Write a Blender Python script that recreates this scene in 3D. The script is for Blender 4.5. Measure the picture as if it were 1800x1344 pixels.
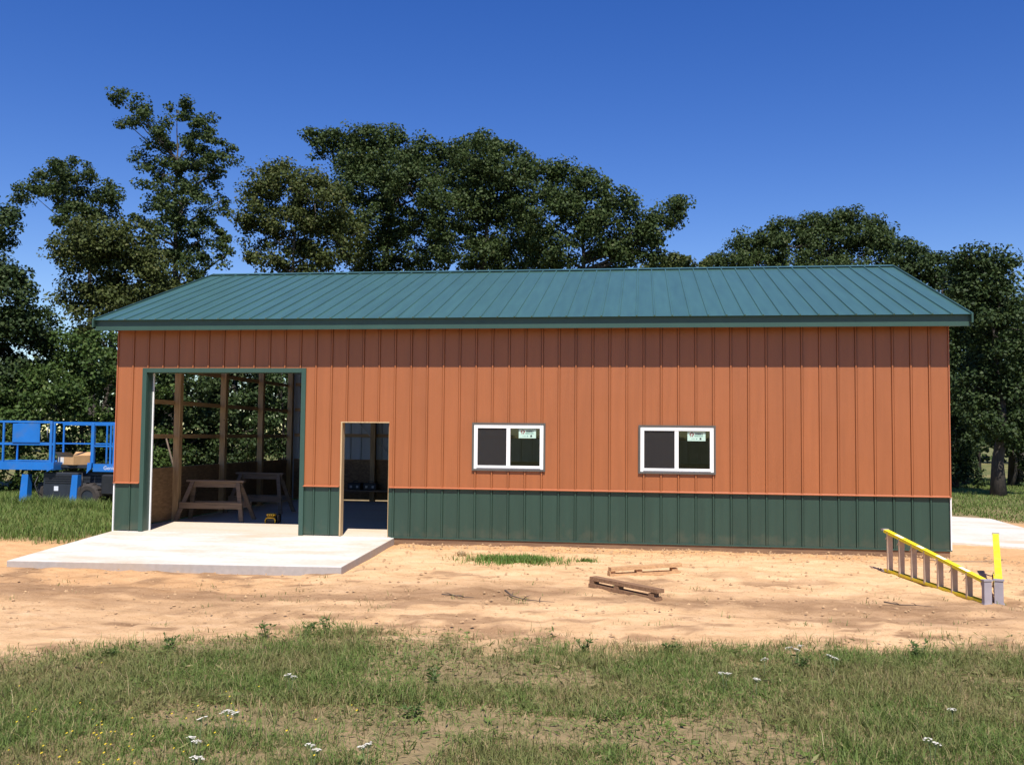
import bpy, math, random
import numpy as np
from mathutils import Vector, Matrix

sc = bpy.context.scene
for o in list(bpy.data.objects):
    bpy.data.objects.remove(o)
COL = sc.collection
R = math.radians

# ------------------------------------------------------------------ camera
yaw, pitch, roll = -0.1337, 0.0544, 0.0096
fwd = Vector((math.sin(yaw) * math.cos(pitch), math.cos(yaw) * math.cos(pitch), math.sin(pitch)))
rgt = Vector((math.cos(yaw), -math.sin(yaw), 0))
up = rgt.cross(fwd)
r2 = math.cos(roll) * rgt + math.sin(roll) * up
u2 = -math.sin(roll) * rgt + math.cos(roll) * up
cam_d = bpy.data.cameras.new('camera')
cam = bpy.data.objects.new('camera', cam_d)
COL.objects.link(cam)
cam_d.sensor_fit = 'HORIZONTAL'
cam_d.sensor_width = 36.0
cam_d.lens = 36.0 * 1689.15 / 1800.0
cam_d.clip_end = 3000
m3 = Matrix((r2, u2, -fwd)).transposed()
cam.matrix_world = Matrix.Translation((10.0074, -17.3524, 1.8992)) @ m3.to_4x4()
sc.camera = cam

# ------------------------------------------------------------------ sky, sun, exposure
SUN_EL, SUN_AZ = R(55.8), R(13.0)          # azimuth measured from -Y towards +X
sd = Vector((math.sin(SUN_AZ) * math.cos(SUN_EL), -math.cos(SUN_AZ) * math.cos(SUN_EL), math.sin(SUN_EL)))
w = bpy.data.worlds.new('World')
sc.world = w
w.use_nodes = True
nt = w.node_tree
nt.nodes.clear()
wo = nt.nodes.new('ShaderNodeOutputWorld')
bg = nt.nodes.new('ShaderNodeBackground')
sky = nt.nodes.new('ShaderNodeTexSky')
sky.sky_type = 'NISHITA'
sky.sun_disc = False
sky.sun_elevation = SUN_EL
sky.sun_rotation = math.atan2(sd.x, sd.y)
sky.altitude = 300
sky.air_density = 1.0
sky.dust_density = 0.0
sky.ozone_density = 2.0
bg.inputs['Strength'].default_value = 0.094
hsv = nt.nodes.new('ShaderNodeHueSaturation')      # the phone's vivid rendering of a clear sky
hsv.inputs['Hue'].default_value = 0.522
hsv.inputs['Saturation'].default_value = 1.38
nt.links.new(sky.outputs[0], hsv.inputs['Color'])
nt.links.new(hsv.outputs[0], bg.inputs[0])
nt.links.new(bg.outputs[0], wo.inputs[0])

sun_d = bpy.data.lights.new('sun', 'SUN')
sun_d.energy = 5.0
sun_d.angle = R(0.53)
sun_d.color = (1.0, 0.955, 0.88)
sun = bpy.data.objects.new('sun', sun_d)
COL.objects.link(sun)
sun.rotation_euler = (-sd).to_track_quat('-Z', 'Y').to_euler()
sun.location = (10, -20, 30)

sc.view_settings.view_transform = 'Standard'
sc.view_settings.look = 'None'
sc.view_settings.gamma = 1.0
sc.view_settings.exposure = 0.52
sc.view_settings.use_curve_mapping = False

# ------------------------------------------------------------------ helpers
def tag(o, label=None, cat=None, group=None, kind=None):
    if label: o['label'] = label
    if cat: o['category'] = cat
    if group: o['group'] = group
    if kind: o['kind'] = kind
    return o

def empty(name, loc=(0, 0, 0), rz=0.0):
    o = bpy.data.objects.new(name, None)
    o.empty_display_size = 0.2
    COL.objects.link(o)
    o.location = loc
    o.rotation_euler = (0, 0, rz)
    return o

class MB:
    """collects shapes, builds ONE mesh object"""
    def __init__(s):
        s.v, s.f, s.m, s.sm = [], [], [], []
    def face(s, pts, mi=0, smooth=False):
        n = len(s.v)
        s.v += [tuple(p) for p in pts]
        s.f.append(tuple(range(n, n + len(pts)))); s.m.append(mi); s.sm.append(smooth)
    def hexa(s, c, mi=0):
        """8 corners: bottom ring 0-3, top ring 4-7"""
        n = len(s.v)
        s.v += [tuple(p) for p in c]
        for q in ((3, 2, 1, 0), (4, 5, 6, 7), (0, 1, 5, 4), (1, 2, 6, 5), (2, 3, 7, 6), (3, 0, 4, 7)):
            s.f.append(tuple(n + i for i in q)); s.m.append(mi); s.sm.append(False)
    def box(s, x0, x1, y0, y1, z0, z1, mi=0):
        s.hexa([(x0, y0, z0), (x1, y0, z0), (x1, y1, z0), (x0, y1, z0), (x0, y0, z1), (x1, y0, z1), (x1, y1, z1), (x0, y1, z1)], mi)
        return s
    def cbox(s, x0, x1, y0, y1, z0, z1, c=0.004, mi=0):
        """box with chamfered vertical and top edges"""
        ring = lambda d, z: [(x0 + c + d, y0 + d, z), (x1 - c - d, y0 + d, z), (x1 - d, y0 + c + d, z), (x1 - d, y1 - c - d, z),
                             (x1 - c - d, y1 - d, z), (x0 + c + d, y1 - d, z), (x0 + d, y1 - c - d, z), (x0 + d, y0 + c + d, z)]
        rings = [ring(c, z0), ring(0, z0 + c), ring(0, z1 - c), ring(c, z1)]
        n = len(s.v)
        for r_ in rings: s.v += r_
        for k in range(3):
            for i in range(8):
                j = (i + 1) % 8
                s.f.append((n + k * 8 + i, n + k * 8 + j, n + k * 8 + 8 + j, n + k * 8 + 8 + i)); s.m.append(mi); s.sm.append(False)
        s.f.append(tuple(n + i for i in range(7, -1, -1))); s.m.append(mi); s.sm.append(False)
        s.f.append(tuple(n + 24 + i for i in range(8))); s.m.append(mi); s.sm.append(False)
        return s
    def bar(s, p, q, wd, ht, upv=(0, 0, 1), mi=0):
        p, q = Vector(p), Vector(q)
        d = (q - p).normalized()
        a = d.cross(Vector(upv))
        if a.length < 1e-4: a = d.cross(Vector((1, 0, 0)))
        a.normalize()
        b = a.cross(d).normalized()
        a *= wd / 2; b *= ht / 2
        s.hexa([p - a - b, p + a - b, q + a - b, q - a - b, p - a + b, p + a + b, q + a + b, q - a + b], mi)
        return s
    def tube(s, pts, rad, n=8, mi=0, smooth=True, cap=True):
        pts = [Vector(p) for p in pts]
        if not hasattr(rad, '__len__'): rad = [rad] * len(pts)
        base = len(s.v)
        ref = Vector((0.31, 0.17, 0.93))
        for i, p in enumerate(pts):
            d = (pts[min(i + 1, len(pts) - 1)] - pts[max(i - 1, 0)]).normalized()
            a = d.cross(ref)
            if a.length < 1e-3: a = d.cross(Vector((1, 0, 0)))
            a.normalize(); b = d.cross(a)
            for k in range(n):
                t = 2 * math.pi * k / n
                s.v.append(tuple(p + (a * math.cos(t) + b * math.sin(t)) * rad[i]))
        for i in range(len(pts) - 1):
            for k in range(n):
                k2 = (k + 1) % n
                s.f.append((base + i * n + k, base + i * n + k2, base + (i + 1) * n + k2, base + (i + 1) * n + k)); s.m.append(mi); s.sm.append(smooth)
        if cap:
            s.f.append(tuple(base + k for k in range(n - 1, -1, -1))); s.m.append(mi); s.sm.append(False)
            e = base + (len(pts) - 1) * n
            s.f.append(tuple(e + k for k in range(n))); s.m.append(mi); s.sm.append(False)
        return s
    def prism(s, poly, z0, z1, mi=0):
        n = len(poly); b = len(s.v)
        s.v += [(x, y, z0) for x, y in poly] + [(x, y, z1) for x, y in poly]
        s.f.append(tuple(b + i for i in range(n - 1, -1, -1))); s.f.append(tuple(b + n + i for i in range(n)))
        s.m += [mi, mi]; s.sm += [False, False]
        for i in range(n):
            j = (i + 1) % n
            s.f.append((b + i, b + j, b + n + j, b + n + i)); s.m.append(mi); s.sm.append(False)
        return s
    def mesh(s, name, mats):
        me = bpy.data.meshes.new(name)
        me.from_pydata(s.v, [], s.f)
        if not isinstance(mats, (list, tuple)): mats = [mats]
        for m in mats: me.materials.append(m)
        me.polygons.foreach_set('material_index', s.m)
        me.polygons.foreach_set('use_smooth', s.sm)
        me.update()
        return me
    def build(s, name, mats, parent=None):
        return link(name, s.mesh(name, mats), parent)

def link(name, me, parent=None, loc=None):
    o = bpy.data.objects.new(name, me)
    COL.objects.link(o)
    if parent is not None: o.parent = parent
    if loc is not None: o.location = loc
    return o

def quads_mesh(name, V, mat, nper=4, smooth=False):
    """V: (N, nper, 3) array -> N separate polygons"""
    V = np.asarray(V, dtype=np.float32)
    N = V.shape[0]
    me = bpy.data.meshes.new(name)
    me.vertices.add(N * nper); me.loops.add(N * nper); me.polygons.add(N)
    me.vertices.foreach_set('co', V.reshape(-1))
    me.loops.foreach_set('vertex_index', np.arange(N * nper, dtype=np.int32))
    me.polygons.foreach_set('loop_start', np.arange(N, dtype=np.int32) * nper)
    me.polygons.foreach_set('loop_total', np.full(N, nper, dtype=np.int32))
    me.materials.append(mat)
    me.update(calc_edges=True)
    return me

def blades_mesh(name, V, mat):
    """V: (N, 5, 3): two base points, two middle points, tip -> quad + triangle per blade"""
    V = np.asarray(V, dtype=np.float32); n = V.shape[0]
    k = np.arange(n, dtype=np.int32)[:, None] * 5
    li = np.concatenate([k + np.array([[0, 1, 2, 4]], dtype=np.int32), k + np.array([[4, 2, 3]], dtype=np.int32)], 1).reshape(-1)
    me = bpy.data.meshes.new(name)
    me.vertices.add(n * 5); me.loops.add(n * 7); me.polygons.add(n * 2)
    me.vertices.foreach_set('co', V.reshape(-1))
    me.loops.foreach_set('vertex_index', li)
    st = (np.arange(n, dtype=np.int32)[:, None] * 7 + np.array([[0, 4]], dtype=np.int32)).reshape(-1)
    me.polygons.foreach_set('loop_start', st)
    me.polygons.foreach_set('loop_total', np.tile(np.array([4, 3], dtype=np.int32), n))
    me.materials.append(mat)
    me.update(calc_edges=True)
    return me

# value noise on arrays
def vnoise(x, y, seed=0):
    x = np.asarray(x, dtype=np.float64); y = np.asarray(y, dtype=np.float64)
    xi = np.floor(x).astype(np.int64); yi = np.floor(y).astype(np.int64)
    fx = x - xi; fy = y - yi
    fx = fx * fx * (3 - 2 * fx); fy = fy * fy * (3 - 2 * fy)
    def h(a, b):
        n = (a * 374761393 + b * 668265263 + seed * 1442695041) & 0x7fffffff
        n = ((n ^ (n >> 13)) * 1274126177) & 0x7fffffff
        n = n ^ (n >> 16)
        return (n & 0xffff) / 65535.0
    return (h(xi, yi) * (1 - fx) + h(xi + 1, yi) * fx) * (1 - fy) + (h(xi, yi + 1) * (1 - fx) + h(xi + 1, yi + 1) * fx) * fy

def fbm(x, y, seed=0, oct=4):
    a, s, t = 0.5, 0.0, 0.0
    for i in range(oct):
        s = s + a * vnoise(np.asarray(x) * 2 ** i, np.asarray(y) * 2 ** i, seed + 7 * i); t += a; a *= 0.5
    return s / t

def sstep(a, b, x):
    t = np.clip((np.asarray(x) - a) / (b - a), 0, 1)
    return t * t * (3 - 2 * t)

# ------------------------------------------------------------------ materials
def newmat(name):
    m = bpy.data.materials.new(name)
    m.use_nodes = True
    n = m.node_tree.nodes
    return m, m.node_tree, n['Principled BSDF']

def N(t, ty, **kw):
    n = t.nodes.new(ty)
    for k, v in kw.items():
        if k.startswith('i_'): n.inputs[k[2:].replace('_', ' ')].default_value = v
        else: setattr(n, k, v)
    return n

def ramp(t, fac, stops):
    r_ = t.nodes.new('ShaderNodeValToRGB')
    e = r_.color_ramp.elements
    while len(e) < len(stops): e.new(0.5)
    for i, (p, c) in enumerate(stops):
        e[i].position = p; e[i].color = (*c, 1)
    t.links.new(fac, r_.inputs[0])
    return r_

def simple(name, col, rough=0.6, var=0.12, scale=8.0, bump=0.0, bscale=60.0, metallic=0.0, spec=0.5, stretch=(1, 1, 1), dirt=None):
    """base colour with procedural variation; dirt=(colour, amount, scale)"""
    m, t, b = newmat(name)
    tc = N(t, 'ShaderNodeTexCoord')
    mp = N(t, 'ShaderNodeMapping'); mp.inputs['Scale'].default_value = stretch
    t.links.new(tc.outputs['Object'], mp.inputs[0])
    nz = N(t, 'ShaderNodeTexNoise'); nz.inputs['Scale'].default_value = scale; nz.inputs['Detail'].default_value = 5
    t.links.new(mp.outputs[0], nz.inputs['Vector'])
    lo = tuple(c * (1 - var) for c in col); hi = tuple(min(1, c * (1 + var)) for c in col)
    cr = ramp(t, nz.outputs[0], [(0.3, lo), (0.7, hi)])
    last = cr.outputs[0]
    if dirt:
        n2 = N(t, 'ShaderNodeTexNoise'); n2.inputs['Scale'].default_value = dirt[2]; n2.inputs['Detail'].default_value = 8
        t.links.new(tc.outputs['Object'], n2.inputs['Vector'])
        mr = N(t, 'ShaderNodeMapRange'); mr.inputs[1].default_value = 0.5; mr.inputs[2].default_value = 0.75; mr.inputs[4].default_value = dirt[1]
        t.links.new(n2.outputs[0], mr.inputs[0])
        mx = N(t, 'ShaderNodeMixRGB'); mx.inputs[2].default_value = (*dirt[0], 1)
        t.links.new(mr.outputs[0], mx.inputs[0]); t.links.new(last, mx.inputs[1]); last = mx.outputs[0]
    t.links.new(last, b.inputs['Base Color'])
    b.inputs['Roughness'].default_value = rough
    b.inputs['Metallic'].default_value = metallic
    b.inputs['Specular IOR Level'].default_value = spec
    if bump:
        n3 = N(t, 'ShaderNodeTexNoise'); n3.inputs['Scale'].default_value = bscale; n3.inputs['Detail'].default_value = 4
        t.links.new(mp.outputs[0], n3.inputs['Vector'])
        bp = N(t, 'ShaderNodeBump'); bp.inputs['Strength'].default_value = bump; bp.inputs['Distance'].default_value = 0.01
        t.links.new(n3.outputs[0], bp.inputs['Height']); t.links.new(bp.outputs[0], b.inputs['Normal'])
    return m

def wood(name, col, dark, rough=0.75, axis=0):
    st = [22, 22, 22]; st[axis] = 1.3
    m, t, b = newmat(name)
    tc = N(t, 'ShaderNodeTexCoord'); mp = N(t, 'ShaderNodeMapping'); mp.inputs['Scale'].default_value = st
    t.links.new(tc.outputs['Object'], mp.inputs[0])
    nz = N(t, 'ShaderNodeTexNoise'); nz.inputs['Scale'].default_value = 2.0; nz.inputs['Detail'].default_value = 6
    t.links.new(mp.outputs[0], nz.inputs['Vector'])
    kn = N(t, 'ShaderNodeTexVoronoi'); kn.inputs['Scale'].default_value = 3.1
    t.links.new(tc.outputs['Object'], kn.inputs['Vector'])
    cr = ramp(t, nz.outputs[0], [(0.3, dark), (0.62, col)])
    kr = ramp(t, kn.outputs['Distance'], [(0.03, tuple(c * 0.45 for c in dark)), (0.07, (1, 1, 1))])
    mx = N(t, 'ShaderNodeMixRGB', blend_type='MULTIPLY'); mx.inputs[0].default_value = 1
    t.links.new(cr.outputs[0], mx.inputs[1]); t.links.new(kr.outputs[0], mx.inputs[2])
    t.links.new(mx.outputs[0], b.inputs['Base Color'])
    b.inputs['Roughness'].default_value = rough
    bp = N(t, 'ShaderNodeBump'); bp.inputs['Strength'].default_value = 0.35; bp.inputs['Distance'].default_value = 0.004
    t.links.new(nz.outputs[0], bp.inputs['Height']); t.links.new(bp.outputs[0], b.inputs['Normal'])
    return m

def steel(name, col, rough, period, coat=0.0, var=0.07, strength=0.25, axis=0, spec=0.5, dust=None):
    """painted sheet steel: shallow pencil ribs along the sheet, oil-canning, slight fading"""
    m, t, b = newmat(name)
    tc = N(t, 'ShaderNodeTexCoord')
    geo = N(t, 'ShaderNodeNewGeometry')
    wv = N(t, 'ShaderNodeTexWave', wave_type='BANDS', bands_direction='X'); wv.inputs['Scale'].default_value = 1.0 / period * 0.3142
    t.links.new(tc.outputs['Object'], wv.inputs['Vector'])
    nz = N(t, 'ShaderNodeTexNoise'); nz.inputs['Scale'].default_value = 1.4; nz.inputs['Detail'].default_value = 3
    t.links.new(geo.outputs['Position'], nz.inputs['Vector'])
    ad = N(t, 'ShaderNodeMath', operation='MULTIPLY_ADD'); ad.inputs[1].default_value = 0.05
    t.links.new(wv.outputs['Fac'], ad.inputs[0]); t.links.new(nz.outputs[0], ad.inputs[2])
    bp = N(t, 'ShaderNodeBump'); bp.inputs['Strength'].default_value = strength; bp.inputs['Distance'].default_value = 0.03
    t.links.new(ad.outputs[0], bp.inputs['Height']); t.links.new(bp.outputs[0], b.inputs['Normal'])
    mp = N(t, 'ShaderNodeMapping'); mp.inputs['Scale'].default_value = (9, 9, 0.7) if axis == 0 else (9, 0.7, 2)
    t.links.new(geo.outputs['Position'], mp.inputs[0])
    n2 = N(t, 'ShaderNodeTexNoise'); n2.inputs['Scale'].default_value = 1.0; n2.inputs['Detail'].default_value = 6
    t.links.new(mp.outputs[0], n2.inputs['Vector'])
    cr = ramp(t, n2.outputs[0], [(0.3, tuple(c * (1 - var) for c in col)), (0.7, tuple(c * (1 + var) for c in col))])
    oi = N(t, 'ShaderNodeObjectInfo')
    hs = N(t, 'ShaderNodeHueSaturation')
    mr = N(t, 'ShaderNodeMapRange'); mr.inputs[3].default_value = 0.955; mr.inputs[4].default_value = 1.045
    t.links.new(oi.outputs['Random'], mr.inputs[0]); t.links.new(mr.outputs[0], hs.inputs['Value'])
    t.links.new(cr.outputs[0], hs.inputs['Color'])
    last = hs.outputs[0]
    if dust:                                        # sand splashed up the lowest part of the sheet
        sx = N(t, 'ShaderNodeSeparateXYZ'); t.links.new(geo.outputs['Position'], sx.inputs[0])
        n4 = N(t, 'ShaderNodeTexNoise'); n4.inputs['Scale'].default_value = 5; n4.inputs['Detail'].default_value = 7
        t.links.new(geo.outputs['Position'], n4.inputs['Vector'])
        m4 = N(t, 'ShaderNodeMath', operation='MULTIPLY_ADD'); m4.inputs[1].default_value = -0.9
        t.links.new(n4.outputs[0], m4.inputs[0]); t.links.new(sx.outputs['Z'], m4.inputs[2])
        mr4 = N(t, 'ShaderNodeMapRange'); mr4.inputs[1].default_value = -0.25; mr4.inputs[2].default_value = -0.62; mr4.inputs[4].default_value = 0.13
        t.links.new(m4.outputs[0], mr4.inputs[0])
        mx = N(t, 'ShaderNodeMixRGB'); mx.inputs[2].default_value = (*dust, 1)
        t.links.new(mr4.outputs[0], mx.inputs[0]); t.links.new(last, mx.inputs[1]); last = mx.outputs[0]
    t.links.new(last, b.inputs['Base Color'])
    b.inputs['Roughness'].default_value = rough
    b.inputs['Specular IOR Level'].default_value = spec
    b.inputs['Coat Weight'].default_value = coat
    b.inputs['Coat Roughness'].default_value = 0.25
    return m

def foliage(name, stops, trans=0.30, rough=0.6, spec=0.2, big=None):
    """two-sided leaves; the colour differs from leaf to leaf"""
    m, t, b = newmat(name)
    geo = N(t, 'ShaderNodeNewGeometry')
    cr = ramp(t, geo.outputs['Random Per Island'], stops)
    last = cr.outputs[0]
    if big:
        nz = N(t, 'ShaderNodeTexNoise'); nz.inputs['Scale'].default_value = big[0]; nz.inputs['Detail'].default_value = 3
        t.links.new(geo.outputs['Position'], nz.inputs['Vector'])
        mr = N(t, 'ShaderNodeMapRange'); mr.inputs[1].default_value = 0.45; mr.inputs[2].default_value = 0.62; mr.inputs[4].default_value = big[2]
        t.links.new(nz.outputs[0], mr.inputs[0])
        mx = N(t, 'ShaderNodeMixRGB'); mx.inputs[2].default_value = (*big[1], 1)
        t.links.new(mr.outputs[0], mx.inputs[0]); t.links.new(last, mx.inputs[1]); last = mx.outputs[0]
    t.links.new(last, b.inputs['Base Color'])
    b.inputs['Roughness'].default_value = rough
    b.inputs['Specular IOR Level'].default_value = spec
    tr = N(t, 'ShaderNodeBsdfTranslucent')
    t.links.new(last, tr.inputs['Color'])
    ms = N(t, 'ShaderNodeMixShader'); ms.inputs[0].default_value = trans
    out = [n for n in t.nodes if n.type == 'OUTPUT_MATERIAL'][0]
    t.links.new(b.outputs[0], ms.inputs[1]); t.links.new(tr.outputs[0], ms.inputs[2]); t.links.new(ms.outputs[0], out.inputs[0])
    return m

M = {}
M['orange'] = steel('orange_steel', (0.300, 0.099, 0.034), 0.38, 0.036, var=0.07, strength=0.30)
M['green'] = steel('green_steel', (0.022, 0.050, 0.035), 0.42, 0.05, var=0.10, strength=0.2, dust=(0.30, 0.20, 0.12))
M['roof'] = steel('roof_steel', (0.050, 0.116, 0.092), 0.35, 0.05, var=0.10, strength=0.10, axis=1, spec=0.7, coat=0.35)
M['trim'] = simple('green_trim', (0.030, 0.068, 0.052), 0.40, 0.06, 3)
M['orange_trim'] = simple('orange_trim', (0.36, 0.115, 0.05), 0.4, 0.05, 3)
M['bronze'] = simple('bronze_trim', (0.085, 0.080, 0.070), 0.45, 0.08, 4)
M['liner'] = steel('steel_backer', (0.30, 0.33, 0.37), 0.5, 0.05, var=0.06, strength=0.15)
M['vinyl'] = simple('white_vinyl', (0.80, 0.80, 0.79), 0.4, 0.02, 5)
M['wrap'] = simple('white_edge_strip', (0.74, 0.73, 0.72), 0.6, 0.05, 6)
M['post'] = wood('post_wood', (0.42, 0.27, 0.13), (0.26, 0.155, 0.07), axis=2)
M['girt'] = wood('girt_wood', (0.40, 0.25, 0.12), (0.25, 0.15, 0.07), axis=1)
M['girt_x'] = wood('girt_wood_long', (0.40, 0.25, 0.12), (0.25, 0.15, 0.07), axis=0)
M['rawwood'] = wood('fresh_lumber', (0.50, 0.35, 0.19), (0.36, 0.24, 0.12), axis=2)
M['oldwood'] = wood('weathered_lumber', (0.23, 0.155, 0.098), (0.145, 0.095, 0.058), axis=0)
M['skirt'] = wood('treated_skirt', (0.22, 0.125, 0.065), (0.12, 0.065, 0.035), axis=0)
M['board'] = wood('offcut_lumber', (0.26, 0.145, 0.075), (0.145, 0.078, 0.04), axis=0)
M['board_pale'] = wood('pale_offcut_lumber', (0.52, 0.31, 0.15), (0.34, 0.19, 0.09), axis=0)

def osb():
    m, t, b = newmat('strand_board')
    geo = N(t, 'ShaderNodeTexCoord')
    vo = N(t, 'ShaderNodeTexVoronoi'); vo.inputs['Scale'].default_value = 16; vo.inputs['Randomness'].default_value = 1
    mp = N(t, 'ShaderNodeMapping'); mp.inputs['Scale'].default_value = (1, 0.6, 2.2)
    t.links.new(geo.outputs['Object'], mp.inputs[0]); t.links.new(mp.outputs[0], vo.inputs['Vector'])
    cr = ramp(t, vo.outputs['Color'], [(0.15, (0.15, 0.083, 0.036)), (0.5, (0.19, 0.11, 0.05)), (0.85, (0.235, 0.14, 0.066))])
    t.links.new(cr.outputs[0], b.inputs['Base Color']); b.inputs['Roughness'].default_value = 0.8
    return m
M['osb'] = osb()

def concrete(name, base, stain, spread=0.5):
    m, t, b = newmat(name)
    geo = N(t, 'ShaderNodeNewGeometry')
    n1 = N(t, 'ShaderNodeTexNoise'); n1.inputs['Scale'].default_value = 0.8; n1.inputs['Detail'].default_value = 8; n1.inputs['Roughness'].default_value = 0.65
    mp = N(t, 'ShaderNodeMapping'); mp.inputs['Scale'].default_value = (0.6, 1.8, 1)
    t.links.new(geo.outputs['Position'], mp.inputs[0]); t.links.new(mp.outputs[0], n1.inputs['Vector'])
    n2 = N(t, 'ShaderNodeTexNoise'); n2.inputs['Scale'].default_value = 14; n2.inputs['Detail'].default_value = 8
    t.links.new(geo.outputs['Position'], n2.inputs['Vector'])
    c1 = ramp(t, n2.outputs[0], [(0.3, tuple(c * 0.9 for c in base)), (0.7, tuple(min(1, c * 1.07) for c in base))])
    mr = N(t, 'ShaderNodeMapRange'); mr.inputs[1].default_value = 0.46; mr.inputs[2].default_value = 0.66; mr.inputs[4].default_value = spread
    t.links.new(n1.outputs[0], mr.inputs[0])
    mx = N(t, 'ShaderNodeMixRGB'); mx.inputs[2].default_value = (*stain, 1)
    t.links.new(mr.outputs[0], mx.inputs[0]); t.links.new(c1.outputs[0], mx.inputs[1])
    t.links.new(mx.outputs[0], b.inputs['Base Color'])
    b.inputs['Roughness'].default_value = 0.85
    bp = N(t, 'ShaderNodeBump'); bp.inputs['Strength'].default_value = 0.15; bp.inputs['Distance'].default_value = 0.01
    t.links.new(n2.outputs[0], bp.inputs['Height']); t.links.new(bp.outputs[0], b.inputs['Normal'])
    return m
M['concrete'] = concrete('apron_concrete', (0.60, 0.565, 0.51), (0.50, 0.36, 0.22), 0.70)
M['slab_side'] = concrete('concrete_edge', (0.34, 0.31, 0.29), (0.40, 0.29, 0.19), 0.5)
M['slab'] = concrete('floor_concrete', (0.60, 0.51, 0.41), (0.56, 0.40, 0.25), 0.6)

def glass():
    m, t, b = newmat('window_glass')
    out = [n for n in t.nodes if n.type == 'OUTPUT_MATERIAL'][0]
    tr = N(t, 'ShaderNodeBsdfTransparent'); tr.inputs[0].default_value = (0.80, 0.84, 0.80, 1)
    gl = N(t, 'ShaderNodeBsdfGlossy'); gl.inputs['Roughness'].default_value = 0.01
    fr = N(t, 'ShaderNodeFresnel'); fr.inputs[0].default_value = 1.5
    ms = N(t, 'ShaderNodeMixShader')
    nz = N(t, 'ShaderNodeTexNoise'); nz.inputs['Scale'].default_value = 2
    bp = N(t, 'ShaderNodeBump'); bp.inputs['Strength'].default_value = 0.05; bp.inputs['Distance'].default_value = 0.01
    t.links.new(nz.outputs[0], bp.inputs['Height']); t.links.new(bp.outputs[0], gl.inputs['Normal'])
    t.links.new(fr.outputs[0], ms.inputs[0]); t.links.new(tr.outputs[0], ms.inputs[1]); t.links.new(gl.outputs[0], ms.inputs[2])
    t.links.new(ms.outputs[0], out.inputs[0])
    return m
M['glass'] = glass()

def screen():
    m, t, b = newmat('insect_screen')
    out = [n for n in t.nodes if n.type == 'OUTPUT_MATERIAL'][0]
    b.inputs['Base Color'].default_value = (0.07, 0.062, 0.060, 1); b.inputs['Roughness'].default_value = 0.8
    tr = N(t, 'ShaderNodeBsdfTransparent'); ms = N(t, 'ShaderNodeMixShader'); ms.inputs[0].default_value = 0.4
    nz = N(t, 'ShaderNodeTexNoise'); nz.inputs['Scale'].default_value = 40
    cr = ramp(t, nz.outputs[0], [(0.3, (0.015, 0.013, 0.013)), (0.7, (0.022, 0.019, 0.019))])
    t.links.new(cr.outputs[0], b.inputs['Base Color'])
    t.links.new(b.outputs[0], ms.inputs[1]); t.links.new(tr.outputs[0], ms.inputs[2]); t.links.new(ms.outputs[0], out.inputs[0])
    return m
M['screen'] = screen()
M['sticker'] = simple('sticker_paper', (0.42, 0.58, 0.50), 0.6, 0.04, 20)
M['ink'] = simple('black_ink', (0.03, 0.04, 0.04), 0.6, 0.1, 20)
M['ink_pale'] = simple('pale_green_ink', (0.16, 0.30, 0.25), 0.6, 0.1, 20)
M['red'] = simple('red_ink', (0.20, 0.025, 0.03), 0.6, 0.1, 20)
M['blue'] = simple('lift_blue_paint', (0.010, 0.14, 0.47), 0.42, 0.12, 2, dirt=((0.10, 0.12, 0.16), 0.35, 4))
M['blue_dark'] = simple('lift_dark_steel', (0.018, 0.022, 0.030), 0.5, 0.2, 5)
M['black'] = simple('black_plastic', (0.015, 0.015, 0.017), 0.5, 0.2, 10)
M['rubber'] = simple('tyre_rubber', (0.035, 0.028, 0.024), 0.85, 0.25, 12, bump=0.4, bscale=40)
M['grey_steel'] = simple('grey_steel', (0.32, 0.32, 0.33), 0.45, 0.1, 6, metallic=0.6)
M['white'] = simple('white_lettering', (0.62, 0.64, 0.68), 0.5, 0.05, 10)
M['yellow'] = simple('yellow_fibreglass', (0.78, 0.63, 0.012), 0.42, 0.06, 4, dirt=((0.45, 0.30, 0.12), 0.45, 6))
M['yellow_tool'] = simple('yellow_plastic', (0.72, 0.42, 0.02), 0.45, 0.08, 8)
M['tread'] = simple('ladder_tread_metal', (0.46, 0.345, 0.25), 0.6, 0.14, 7, metallic=0.1, dirt=((0.50, 0.33, 0.20), 0.6, 9))
M['cap'] = simple('ladder_grey_boot', (0.30, 0.27, 0.29), 0.55, 0.1, 8)
M['sticker_white'] = simple('warning_label', (0.75, 0.72, 0.62), 0.5, 0.1, 30)
M['card'] = simple('cardboard', (0.47, 0.28, 0.13), 0.85, 0.08, 5)
M['card_tape'] = simple('box_label_paper', (0.72, 0.66, 0.56), 0.6, 0.05, 5)
M['bark'] = simple('bark', (0.055, 0.045, 0.036), 0.9, 0.35, 6, bump=0.8, bscale=14, stretch=(3, 3, 0.6))
M['dead'] = simple('dead_wood', (0.12, 0.085, 0.06), 0.85, 0.25, 10)
M['wire'] = simple('wire', (0.16, 0.13, 0.11), 0.6, 0.1, 10)
OAK = [(0.0, (0.030, 0.050, 0.014)), (0.5, (0.050, 0.078, 0.022)), (0.9, (0.072, 0.102, 0.031)), (1.0, (0.105, 0.118, 0.044))]
OAK2 = [(0.0, (0.040, 0.056, 0.014)), (0.5, (0.068, 0.088, 0.023)), (0.9, (0.098, 0.114, 0.033)), (1.0, (0.14, 0.136, 0.05))]
SHR = [(0.0, (0.032, 0.058, 0.013)), (0.5, (0.056, 0.098, 0.022)), (0.9, (0.085, 0.130, 0.031)), (1.0, (0.125, 0.150, 0.047))]
M['oak'] = foliage('oak_leaves', OAK)
M['understory'] = foliage('understory_leaves', [(0.0, (0.018, 0.034, 0.010)), (0.6, (0.034, 0.058, 0.016)), (1.0, (0.065, 0.090, 0.028))], trans=0.2)
M['oak2'] = foliage('olive_oak_leaves', OAK2)
M['shrub'] = foliage('shrub_leaves', SHR)
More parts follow.
